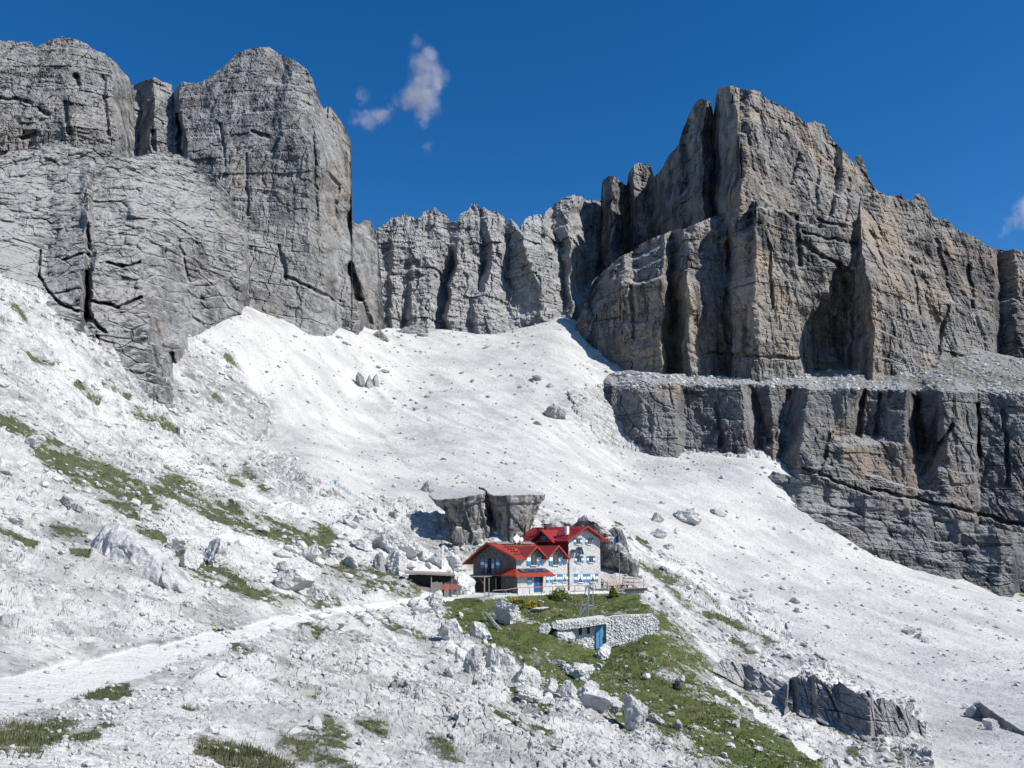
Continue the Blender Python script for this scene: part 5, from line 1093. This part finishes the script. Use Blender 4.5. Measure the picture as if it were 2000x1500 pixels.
# gable side: balcony door, shutters
m = MB(); m.box(-.05,0,6.4,7.3,2.9,5.3); gd = m.build('door', M['dark'], hut); gd['label'] = 'dark balcony door in the gable'
for y in (5.95,7.75): shutter(-.02, y, 2.9, 5.3, .62, 'y')
shutter(-.02,8.75,3.75,5.2,.95,'y'); shutter(-.02,4.6,3.75,5.2,.9,'y')
m = MB()
for z in (2.95,3.25,3.55,3.85): m.bar((-.5,6.1,z),(-.5,7.7,z),.05)
for y in (6.1,6.9,7.7): m.bar((-.5,y,2.8),(-.5,y,3.9),.06)
m.box(-.55,0,6.0,7.8,2.7,2.8); m.build('balcony', M['dark'], hut)
# wood store leaning on the gable
m = MB(); m.prism([(-4.2,3.0,2.35),(-.1,3.0,2.75),(-.1,9.6,2.75),(-4.2,9.6,2.25)], (0,0,.10)); lt = m.build('porch_roof', M['slab'], hut); lt['label'] = 'flat grey roof of the open wood store'
for (x, y) in ((-4,3.2),(-4,6.2),(-4,9.4),(-1.6,3.2)):
    m = MB(); m.bar((x,y,WZ),(x,y,2.3),.16); m.build('post', M['wood'], hut)
m = MB(); m.bar((-4,3.2,1.2),(-4,4.4,2.2),.1); m.build('brace', M['wood'], hut)
m = MB(); m.box(-1.6,-1.06,3.6,9.2,WZ,2.2); m.build('backboard', M['dark'], hut)
# downpipe, solar panels, dish, stove pipe
m = MB(); m.tube([(11.35,-.85,5.3),(11.5,-.35,4.9),(11.62,-.26,4.6),(11.62,-.26,0)], .09); m.build('downpipe', M['slab'], hut)
m = MB()
for x in (13.5,14.1): m.prism([(x,-.9,5.95),(x+.55,-.9,5.95),(x+.55,-.35,7.2),(x,-.35,7.2)], (0,.03,.05))
m.bar((13.9,-.6,6.5),(13.9,-.15,6.4),.08); sp = m.build('solar_panel', M['pv'], hut); sp['label'] = 'steep pair of solar panels on the tower front'
m = MB(); m.prism([(12.1,-1.0,6.25),(13.3,-1.0,6.25),(13.1,-.3,6.75),(12.0,-.3,6.75)], (0,0,.05)); m.bar((12.7,-.6,6.4),(12.7,-.15,6.2),.08); m.build('solar_panel', M['pv'], hut)
m = MB(); P0 = (4.9,5.6,8.55); m.prism([(4.9,5.55,7.85),(5.75,5.55,8.65),(4.9,5.55,9.45),(4.05,5.55,8.65)], (0,.08,0)); m.bar((4.9,5.7,7.7),(4.9,5.7,8.8),.07); m.build('antenna_panel', M['white'], hut)
m = MB(); m.tube([(5.95,5.5,8.5),(5.95,5.62,8.5)], .38, 14); m.bar((5.95,5.7,7.7),(5.95,5.7,8.5),.06); m.build('dish', M['white'], hut)
m = MB(); m.tube([(4.0,6.6,7.8),(4.0,6.6,9.6)], .16); m.build('vent_pipe', M['black'], hut)
m = MB(); m.tube([(6.9,6.7,7.9),(6.9,6.7,8.6),(7.6,6.7,9.0),(7.75,6.7,10.6),(8.05,6.7,11.0)], .15); m.build('stove_pipe', M['black'], hut)
# terrace railing along the front
fx = np.linspace(-8, 14.2, 10)
def rails(name, pts, mat, label, cat, h=1.0, mid=True, w=.10):
    e = empty(name, pts[0], 0, label, cat); O = Vector(pts[0])
    for p in pts:
        m = MB(); q = Vector(p)-O; m.bar(q-Vector((0,0,.5)), q+Vector((0,0,h-.05)), w*1.1); m.build('post', mat, e)
    for zz_ in ((h,) if not mid else (h, h*.52)):
        m = MB()
        for a, b in zip(pts[:-1], pts[1:]): m.bar(Vector(a)-O+Vector((0,0,zz_)), Vector(b)-O+Vector((0,0,zz_)), w*.9, w*1.1)
        m.build('rail', mat, e)
    return e
rails('railing', [tuple(hut_world(x, -4.0, (-.25 if x < -5 else 0))) for x in fx], M['wood'], 'long low timber railing along the hut front above the meadow', 'railing', .95, False)
# sun deck on the right
E_ = empty('sun_deck', hut_world(19.4, -3.2, 0), HA, 'timber sun deck on the right end of the hut above the stone base', 'deck')
m = MB(); m.box(-2.6,6.6,-1.2,3.6,-.12,.10); m.build('platform', M['woodg'], E_)
m = MB(); m.box(1.5,6.9,-1.42,-1.21,-.34,.09); m.build('edge_beam', M['dark'], E_)
for i, x in enumerate((-2.5,-.4,1.8,4.,6.5)):
    m = MB(); m.bar((x,-1.05,.1),(x,-1.05,1.75),.11); m.build('post', M['woodp'], E_)
for z in (.95,1.7):
    m = MB(); m.bar((-2.5,-1.05,z),(6.5,-1.05,z),.1,.12); m.bar((6.5,-1.05,z),(6.5,3.4,z),.1,.12); m.build('rail', M['woodp'], E_)
def picnic(x, y, label):
    e = empty('picnic_table', hut_world(x, y, .1), HA, label, 'table')
    m = MB(); m.box(-.9,.9,-.38,.38,.70,.76); m.build('tabletop', M['woodr'], e)
    for s_ in (-1,1):
        m = MB(); m.box(-.9,.9,s_*.75-.14,s_*.75+.14,.42,.47); m.build('bench', M['woodr'], e)
        m = MB(); m.bar((s_*.65,-.75,.0),(s_*.65,-.25,.70),.07); m.bar((s_*.65,.75,.0),(s_*.65,.25,.70),.07); m.bar((s_*.65,-.8,.40),(s_*.65,.8,.40),.07); m.build('leg', M['woodr'], e)
picnic(19.9,-2.4,'red brown picnic table on the deck next to the hut corner'); picnic(22.3,-2.4,'red brown picnic table at the middle of the deck'); picnic(24.6,-1.6,'red brown picnic table at the far right end of the deck')
# people
def person(loc, rz, label, top, legs, sit=False, kid=1.):
    """body grown as one skinned surface; jacket, trousers and hair as clothing over it"""
    def skinned(name, verts, edges, rad, mat, parent=None):
        me = bpy.data.meshes.new(name); me.from_pydata(verts, edges, []); o = bpy.data.objects.new(name, me); col.objects.link(o)
        o.modifiers.new('skin', 'SKIN'); ss = o.modifiers.new('sub', 'SUBSURF'); ss.levels = 1; ss.render_levels = 1
        for i, r in enumerate(rad): me.skin_vertices[0].data[i].radius = (r if isinstance(r, tuple) else (r, r))
        me.skin_vertices[0].data[0].use_root = True; me.materials.append(mat)
        if parent: o.parent = parent
        return o
    hz = .46 if sit else .92
    kn = ((.12,-.44,.46),(-.12,-.44,.46)) if sit else ((.11,-.02,.50),(-.11,.04,.50)); ft = ((.12,-.46,.06),(-.12,-.44,.06)) if sit else ((.12,0,.06),(-.12,.05,.06))
    t = hz+.50
    V = [(0,0,hz),(0,.01,hz+.26),(0,.01,t),(0,-.01,t+.11),(0,-.03,t+.20),(0,-.02,t+.30),
         (.19,.01,t-.03),(.25,-.02,t-.30),(.16,-.22,t-.42),(-.19,.01,t-.03),(-.25,-.02,t-.30),(-.16,-.22,t-.42),
         (.10,0,hz-.04),kn[0],ft[0],(ft[0][0],ft[0][1]-.16,.04),(-.10,0,hz-.04),kn[1],ft[1],(ft[1][0],ft[1][1]-.16,.04)]
    V = [tuple(c*kid for c in v) for v in V]
    Ed = [(0,1),(1,2),(2,3),(3,4),(4,5),(2,6),(6,7),(7,8),(2,9),(9,10),(10,11),(0,12),(12,13),(13,14),(14,15),(0,16),(16,17),(17,18),(18,19)]
    R = [(.15,.11),(.15,.11),(.15,.10),.055,.085,.08,.06,.048,.04,.06,.048,.04,.085,.062,.045,.04,.085,.062,.045,.04]; R = [tuple(k*kid for k in r) if isinstance(r, tuple) else r*kid for r in R]
    b = skinned('person', V, Ed, R, M['skin']); b.location = loc; b.rotation_euler = (0,0,rz)
    up = lambda r, k: tuple(q*k for q in r) if isinstance(r, tuple) else r*k
    ji = [0,1,2,6,7,8,9,10,11]; jm = {a: i for i, a in enumerate(ji)}
    je = [(jm[a], jm[c]) for a, c in Ed if a in jm and c in jm]
    skinned('jacket', [V[a] if a not in (8,11) else tuple(V[a-1][i]*.2+V[a][i]*.8 for i in range(3)) for a in ji], je, [up(R[a], 1.22) for a in ji], top, b)
    ti = [0,12,13,14,16,17,18]; tm = {a: i for i, a in enumerate(ti)}
    skinned('trousers', [V[a] for a in ti], [(tm[a], tm[c]) for a, c in Ed if a in tm and c in tm], [up(R[a], 1.25) for a in ti], legs, b)
    hd = V[5]; skinned('hair', [(hd[0],hd[1]+.02*kid,hd[2]-.03*kid),(hd[0],hd[1]+.02*kid,hd[2]+.04*kid),(hd[0],hd[1]+.07*kid,hd[2]-.07*kid)], [(0,1),(0,2)], [.095*kid,.06*kid,.06*kid], M['hair'], b)
    return tag(b, label, 'person')
person(hut_world(17.6,-2.2,.02), HA+math.radians(-20), 'person in a red jacket and dark trousers standing before the hut windows', M['cred'], M['cnavy'])
person(hut_world(13.9,-2.9,.02), HA+math.radians(15), 'person in a pink red top sitting low behind the front railing', M['cpink'], M['cnavy'], True, .9)
person(hut_world(23.4,-1.65,.1), HA+math.radians(180), 'person in dark clothes sitting at the deck table by the flagpole', M['cnavy'], M['cnavy'], True)
# flagpole with two flags
fp = hut_world(25.6, 1.2, 0); E_ = empty('flagpole', fp, HA+math.radians(5), 'thin flagpole at the right end of the deck by the dark boulder', 'flagpole')
m = MB(); m.tube([(0,0,-1.5),(0,0,9.6)], [.06,.035], 8); m.build('pole', M['steel'], E_)
m = MB(); m.tube([(0,0,9.6),(0,0,9.75)], .08, 8); m.build('finial', M['steel'], E_)
def flag(z, w, h, mat, label, ph):
    V = []; nx, nz = 14, 8
    for s_ in (0, .012):
        for i in range(nx):
            for j in range(nz):
                a = i/(nx-1); b = j/(nz-1); V.append((-w*a*.8-.04, .16*math.sin(5*a+ph)*a + s_, z - h*b - .55*w*a*a*(1-.3*b)))
    F_ = []
    for q in (0, nx*nz):
        for i in range(nx-1):
            for j in range(nz-1): F_.append((q+i*nz+j, q+(i+1)*nz+j, q+(i+1)*nz+j+1, q+i*nz+j+1))
    mb = MB(); mb.poly(V, F_); o = mb.build('flag', mat, None, True); o.location = fp; o.rotation_euler = (0,0,HA-math.radians(60)); return tag(o, label, 'flag')
flag(9.3, 1.0, 1.25, M['flagb'], 'dark blue flag hanging from the flagpole', 0.); flag(7.7, 1.0, .95, M['flagw'], 'pale grey blue flag hanging under the blue one', 1.)
# ---------------- stone cellar, dry stone walls
def strip_wall(name, top, bot, Ys, thick, mat, parent=None, step=.9, seed=0, rel=.16, cell=.55):
    """stone wall whose face runs through the given points; real thickness behind"""
    x0, x1 = top[0][0], top[-1][0]; nx = int((x1-x0)/step*1.2)+2; px1 = np.linspace(x0, x1, nx); tp = lin(px1, top) + .4*vn(px1/3, 0*px1, 0*px1, 800+seed); bt = lin(px1, bot); Y1 = lin(px1, Ys)
    nv = int(np.max(bt-tp)/step*1.2)+3; v = np.linspace(0, 1, nv)[:,None]; py = tp*(1-v)+bt*v; px = np.broadcast_to(px1, py.shape); Y = np.broadcast_to(Y1, py.shape).copy()
    X, _, Z = at(px, py, Y); f1, f2, cid = wor(X/cell, Z/(cell*.8), 810+seed)
    Y = Y - rel*(sm(f2-f1, 0, .3)*(.6+.8*cid)) - .05*vn(X*4, Y*4, Z*4, 815)
    X, _, Z = at(px, py, Y)
    V = np.stack([X, Y, Z], -1)
    bk = V[0] + np.array([0, thick, .02]); bb = V[-1] + np.array([0, thick, -.3])
    V = np.concatenate([bb[None], bk[None], V]).reshape(-1, 3); nr = nv+2
    idx = np.arange(nr*nx).reshape(nr, nx); Q = np.stack([idx[:-1,:-1], idx[1:,:-1], idx[1:,1:], idx[:-1,1:]], -1).reshape(-1, 4)
    # end caps
    T = []
    for c in (0, nx-1):
        r = idx[:,c]; T += [(r[0], r[i], r[i+1]) for i in range(1, nr-1)]
    o = mesh_np(name, V, Q, mat, False, {}, parent, np.array(T))
    bm = bmesh.new(); bm.from_mesh(o.data); bmesh.ops.recalc_face_normals(bm, faces=bm.faces); bm.to_mesh(o.data); bm.free(); return o
CY = [(1080,122.),(1130,122.5),(1185,124.),(1240,125.),(1292,126.)]
M['drywall'] = limestone_mat('dry_stone_block', (.72,.715,.69), (.60,.59,.575), (.4,.38,.35))
o = strip_wall('dry_stone_wall', [(1184,1207),(1200,1203),(1240,1201),(1276,1200),(1284,1207),(1288,1216)], [(1184,1268),(1200,1262),(1240,1258),(1288,1250)], CY, 1.2, M['drywall'], seed=1, rel=.15, cell=.42)
tag(o, 'white dry stone retaining wall right of the blue cellar door', 'stone wall')
ce = empty('stone_cellar', (0,0,0), 0, 'low white stone cellar with a blue door built into the meadow bank', 'cellar')
def quad(name, pts, mat, parent, d=(0,.12,0), dY=0):
    P = [tuple(float(c) for c in at(a, b, lin(np.array([a]), CY)[0]+dY)) for a, b in pts]; m = MB(); m.prism(P, d); return m.build(name, mat, parent)
strip_wall('wall', [(1100,1230),(1132,1228),(1162,1224),(1183.5,1219)], [(1100,1262),(1132,1264),(1162,1284),(1183.5,1272)], [(a, b+.55) for a, b in CY], 1.5, M['drywall'], ce, seed=2, rel=.12, cell=.4)
quad('window', [(1131,1226.5),(1136.4,1226),(1136.4,1240),(1131,1240.5)], M['dark'], ce, dY=.28); quad('window', [(1147,1225),(1152,1224.6),(1152,1237.5),(1147,1238)], M['dark'], ce, dY=.28)
d_ = quad('door', [(1164.5,1222),(1179,1220),(1178.5,1262),(1164.5,1268)], M['blued'], ce, dY=.20)
P = [tuple(float(c) for c in at(a, b, lin(np.array([a]), CY)[0]+.17)) for a, b in [(1171.3,1222),(1172.1,1222),(1172.1,1264),(1171.3,1264)]]; m = MB(); m.prism(P, (0,.02,0)); m.build('door_joint', M['blue'], d_)
strip_wall('roof', [(1079,1224),(1088,1217.5),(1130,1213),(1160,1209),(1183.5,1206)], [(1079,1227),(1096,1231),(1130,1227),(1160,1222.5),(1183.5,1218.5)], [(a, b-.75) for a, b in CY], 4.5, M['drywall'], ce, seed=3, rel=.12, cell=.4)
# base wall under the deck
m = MB(); m.box(20.3,25.9,-4.2,-1.2,-4.6,-.14); m.prism([(25.9,-4.2,-4.6),(27.2,-4.0,-4.6),(26.4,-4.1,-.3),(25.9,-4.2,-.3)], (0,3,0))
o = m.build('retaining_wall', M['wall']); o.location = HUT; o.rotation_euler = (0,0,HA)
tag(o, 'pale masonry base wall under the right end of the deck', 'stone wall')
# ---------------- goods lift pylon
def W(px, py, Y): return Vector([float(c) for c in at(px, py, Y)])
bp = W(1145,1211,130.5); py_ = empty('lift_pylon', bp, 0, 'slim grey steel lattice pylon standing on the meadow bank above the cellar', 'pylon')
feet = [W(1127.5,1210,129.8), W(1149,1212,129.6), W(1158.5,1211,130.6), W(1140,1208,131.6)]; tops = [W(1146,1146,130.4), W(1149,1143,130.0), W(1158,1143,130.6), W(1154,1141,131.0)]
for a, b in zip(feet, tops):
    m = MB(); m.bar(a-bp-Vector((0,0,.4)), b-bp, .13); m.build('leg', M['steel'], py_)
m = MB(); m.bar(W(1127.5,1210,129.8)-bp, W(1146,1182,129.9)-bp, .16); m.build('brace', M['steel'], py_)
m = MB()
for k, (a, b) in enumerate([(0,1),(1,2),(2,3),(3,0)]):
    m.bar(feet[a].lerp(tops[a], .42)-bp, feet[b].lerp(tops[b], .42)-bp, .12); m.bar(tops[a]-bp, tops[b]-bp, .14)
m.build('cross_bar', M['steel'], py_)
m = MB(); m.bar(feet[0]-bp, feet[1]-bp, .14); m.bar(feet[1]-bp, feet[2]-bp, .14); m.build('base_frame', M['steel'], py_)
# ---------------- wooden shed left of the hut
sx, sy, sz = hit(864, 1163); sh = empty('wooden_shed', (sx, sy, sz), math.radians(8), 'low weathered timber shed with a flat slate roof left of the hut', 'shed')
k = sy/F
m = MB(); m.prism([(-5.9,.0,3.45),(1.9,-.5,3.05),(1.9,2.6,3.3),(-5.9,2.6,3.7)], (0,0,.16)); m.build('roof', M['woodg'], sh)
m = MB(); m.prism([(-5.9,-.08,3.38),(1.95,-.58,2.98),(1.95,-.58,3.2),(-5.9,-.08,3.6)], (0,.07,0)); m.build('fascia', M['wood'], sh)
m = MB(); m.box(-5.2,1.5,1.0,2.4,-.4,3.2); m.build('wall', M['dark'], sh)
m = MB()
for i in range(9):
    x = -1.7+.34*i
    if .0 < x < .2: continue
    m.box(x, x+.31, .0+.02*(i % 2), .06+.02*(i % 2), -.5, 2.05+.05*(i % 3))
m.build('plank_wall', M['woodg'], sh)
m = MB(); m.box(.02,.32,.02,.05,-.3,2.6); m.build('gap_shade', M['dark'], sh)  # dark strip painting the shade inside the door gap
m = MB(); m.prism([(-5.2,-.1,1.75),(-1.8,-.1,1.2),(-1.8,-.1,.35),(-5.2,-.1,1.2)], (0,.1,0)); m.build('plank_wall', M['wood'], sh)
for x in (-1.75,1.45):
    m = MB(); m.bar((x,-.12,-.6),(x,-.12,2.95),.14); m.build('post', M['woodg'], sh)
sg = empty('signboard', (sx+.4*1, sy-.9, sz), math.radians(8), 'faded red plank board on a stake in front of the shed', 'signboard')
m = MB(); m.bar((0,.1,-.6),(0,.1,1.1),.09); m.build('stake', M['wood'], sg)
m = MB(); m.box(-.55,2.0,-.02,.03,1.05,1.38); m.box(-.6,2.05,-.02,.03,1.42,1.75); m.build('plank', M['redsign'], sg)
for px, py, hh, lab in ((893,1165,2.9,'tall grey timber post between shed and hut'),(955,1166,2.7,'tall grey timber post at the hut gable before the wood store')):
    x, y, z = hit(px, py); m = MB(); m.bar((0,0,-.5),(0,0,hh),.17); m.bar((0,0,hh+.001),(0,0,hh+.06),.22); o = m.build('post', M['woodg']); o.location = (x, y, z); tag(o, lab, 'post')
# ---------------- bushes and flowers
M['leaf'] = grass_mat('bush_leaf', (.055,.095,.02), (.10,.155,.04), (.13,.15,.04)); M['yellow'] = flat('yellow_petal', (.55,.36,.02), .8, 0, .3, 9); M['purple'] = flat('purple_petal', (.22,.12,.24), .8, 0, .3, 9)
def bush(px, py, w, h, label, seed, petal, share=.35, cat='bush', flatk=.7):
    x, y, z = hit(px, py); r = np.random.default_rng(seed); m = y/F; R = w*m/2; H = h*m
    e = empty('flowering_bush', (x, y, z), 0, label, cat)
    def leaves(n, size, top):
        P = r.normal(size=(n*3, 3)); P /= np.linalg.norm(P, axis=1)[:,None]; P *= r.uniform(.45, 1, (n*3, 1))**.6; P = P[(P[:,2] > (-.1 if not top else .15))][:n]
        lump = 1+.35*fbm(P[:,0]*2+seed, P[:,1]*2, P[:,2]*2, 2, seed % 50)
        P = P*lump[:,None]*np.array([R, R*flatk, H]); n = len(P)
        a = r.normal(size=(n, 3)); a /= np.linalg.norm(a, axis=1)[:,None]; b = np.cross(a, r.normal(size=(n, 3))); b /= np.linalg.norm(b, axis=1)[:,None]
        s_ = size*r.uniform(.6, 1.3, (n, 1)); V = np.stack([P-a*s_, P+b*s_*.5, P+a*s_, P-b*s_*.5], 1).reshape(-1, 3)
        return V, np.arange(len(V)).reshape(-1, 4)
    V, Q = leaves(1300, .13, False); mesh_np('foliage', V, Q, M['leaf'], False, {}, e)
    V, Q = leaves(int(1300*share), .10, True); mesh_np('blossom', V*np.array([1,1,1.06]), Q, petal, False, {}, e)
bush(1093,1172,42,22,'big dark green bush with yellow flowers below the hut railing',1,M['yellow'],.28)
bush(1198,1170,18,19,'small yellow flowered bush under the deck edge',2,M['yellow'],.35)
bush(1012,1180,30,9,'low patch of yellow flowers left below the railing',3,M['yellow'],.6)
bush(1040,1192,42,13,'wide patch of yellow flowers on the meadow bank',4,M['yellow'],.55)
bush(1322,1354,17,15,'round clump of purple flowers in the meadow',5,M['purple'],.8)
# ---------------- small things
x, y, z = hit(421,1231); bg_ = empty('rucksack', (x, y, z), math.radians(-25), 'yellow green rucksack lying beside the path', 'rucksack')
M['yel'] = flat('yellow_nylon', (.50,.40,.07), .7, 0, .25, 6); V, T = rock_pts(77, 4, 3, .05, .7, .9); mesh_np('bag', V*np.array([.52,.26,.24]), None, M['yel'], True, {}, bg_, T)
m = MB(); m.tube([(-.2,-.13,.05),(-.1,-.17,.16),(.1,-.17,.17),(.22,-.13,.06)], .022, 6); m.build('strap', M['black'], bg_)
V, T = rock_pts(78, 4, 3, .04, .7, .9); m_ = mesh_np('bag_lid', V*np.array([.2,.25,.22])+np.array([.30,0,0]), None, M['cnavy'], True, {}, bg_, T)
x, y, z = hit(434,1231); V, T = rock_pts(79, 4, 4, .05, .6, .9); o = mesh_np('pouch', V*np.array([.2,.16,.22]), None, M['cnavy'], True, {}, None, T); o.location = (x, y, z); tag(o, 'small dark pouch lying right of the yellow rucksack', 'pouch')
x, y, z = hit(654,961); bx = empty('measuring_box', (x, y, z), math.radians(15), 'tiny white and light blue box standing alone on the scree', 'box')
m = MB(); m.box(-.45,.45,-.35,.35,-.2,.85); m.box(-.55,.55,-.42,.42,.852,.93); m.build('housing', M['white'], bx)
m = MB(); m.box(-.22,.24,-.40,-.352,.05,.72); m.build('door', M['blued'], bx)
m = MB(); m.box(.46,.52,-.3,.3,-.1,.8); m.build('side_panel', M['slab'], bx)
o = solid('boulder', [(944,1196),(950,1194),(970,1218),(996,1246),(988,1248),(958,1220)], 122, 1.2, 'narrow stone gutter slab running down the meadow left of the boulder', M['greyboulder'], 12, rough=.12)
# ---------------- clouds
def cloud(puffs, Y, dens, seed):
    """thin vapour: one closed body whose density is a sum of soft puffs broken up by noise"""
    P = np.array([[float(k) for k in at(p[0], p[1], Y + 30*math.sin(7*i))] for i, p in enumerate(puffs)]); m = Y/F
    c = P.mean(0); R = np.abs(P-c).max(0) + np.array([55,60,55])*m
    V, T = ICO[4]; o = mesh_np('cloud', V*R*1.15, None, [], True, {}, None, T); o.location = c
    mt = bpy.data.materials.new('cloud_vapour'); mt.use_nodes = True; n_ = mt.node_tree; n_.nodes.clear(); L = n_.links.new
    out = n_.nodes.new('ShaderNodeOutputMaterial'); vol = n_.nodes.new('ShaderNodeVolumePrincipled'); vol.inputs['Color'].default_value = (1,.93,.985,1); vol.inputs['Anisotropy'].default_value = .2
    tc = n_.nodes.new('ShaderNodeTexCoord').outputs['Object']
    nz = n_.nodes.new('ShaderNodeTexNoise'); nz.inputs['Scale'].default_value = 1/(30*m); nz.inputs['Detail'].default_value = 8; nz.inputs['Roughness'].default_value = .72; L(tc, nz.inputs['Vector'])
    wv = n_.nodes.new('ShaderNodeVectorMath'); wv.operation = 'MULTIPLY_ADD'; wv.inputs[1].default_value = (72*m, 72*m, 72*m); L(nz.outputs['Color'], wv.inputs[0])
    ad = n_.nodes.new('ShaderNodeVectorMath'); ad.operation = 'SUBTRACT'; ad.inputs[1].default_value = (36*m, 36*m, 36*m); L(tc, ad.inputs[0]); L(ad.outputs[0], wv.inputs[2])
    tot = None
    for p, q in zip(puffs, P-c):
        d = n_.nodes.new('ShaderNodeVectorMath'); d.operation = 'DISTANCE'; d.inputs[1].default_value = tuple(q); L(wv.outputs[0], d.inputs[0])
        r = n_.nodes.new('ShaderNodeMapRange'); r.interpolation_type = 'SMOOTHERSTEP'; r.inputs[1].default_value = p[2]*1.5*m; r.inputs[2].default_value = 0; r.inputs[4].default_value = p[3] if len(p) > 3 else 1.; L(d.outputs['Value'], r.inputs[0])
        if tot is None: tot = r.outputs[0]
        else:
            s_ = n_.nodes.new('ShaderNodeMath'); s_.operation = 'MAXIMUM'; L(tot, s_.inputs[0]); L(r.outputs[0], s_.inputs[1]); tot = s_.outputs[0]
    n2 = n_.nodes.new('ShaderNodeMapRange'); n2.inputs[1].default_value = .38; n2.inputs[2].default_value = .62; n2.inputs[3].default_value = .12; L(nz.outputs[0], n2.inputs[0])
    mu = n_.nodes.new('ShaderNodeMath'); mu.operation = 'MULTIPLY'; L(tot, mu.inputs[0]); L(n2.outputs[0], mu.inputs[1])
    m2 = n_.nodes.new('ShaderNodeMath'); m2.operation = 'MULTIPLY'; m2.inputs[1].default_value = dens/(40*m); L(mu.outputs[0], m2.inputs[0]); L(m2.outputs[0], vol.inputs['Density'])
    L(vol.outputs[0], out.inputs['Volume']); o.data.materials.append(mt); tag(o, kind='structure')
cloud([(836,112,18),(822,128,22,.8),(842,145,26),(822,165,26),(852,166,18),(806,192,22,.9),(830,196,26),(846,205,15,.8),(826,224,18,.8),(826,244,10,.5),(868,150,10,.6),(720,236,19,.9),(698,232,15,.7),(745,226,18,.9),(762,214,10,.6),(710,192,13,.35),(815,84,13,.3),(775,195,12,.3),(835,290,12,.25)], 2600, 2.6, 1)
cloud([(1996,410,15),(1985,428,14),(1972,442,10,.7),(2010,400,20),(2010,432,16),(1960,456,7,.5)], 2600, 2.2, 2)
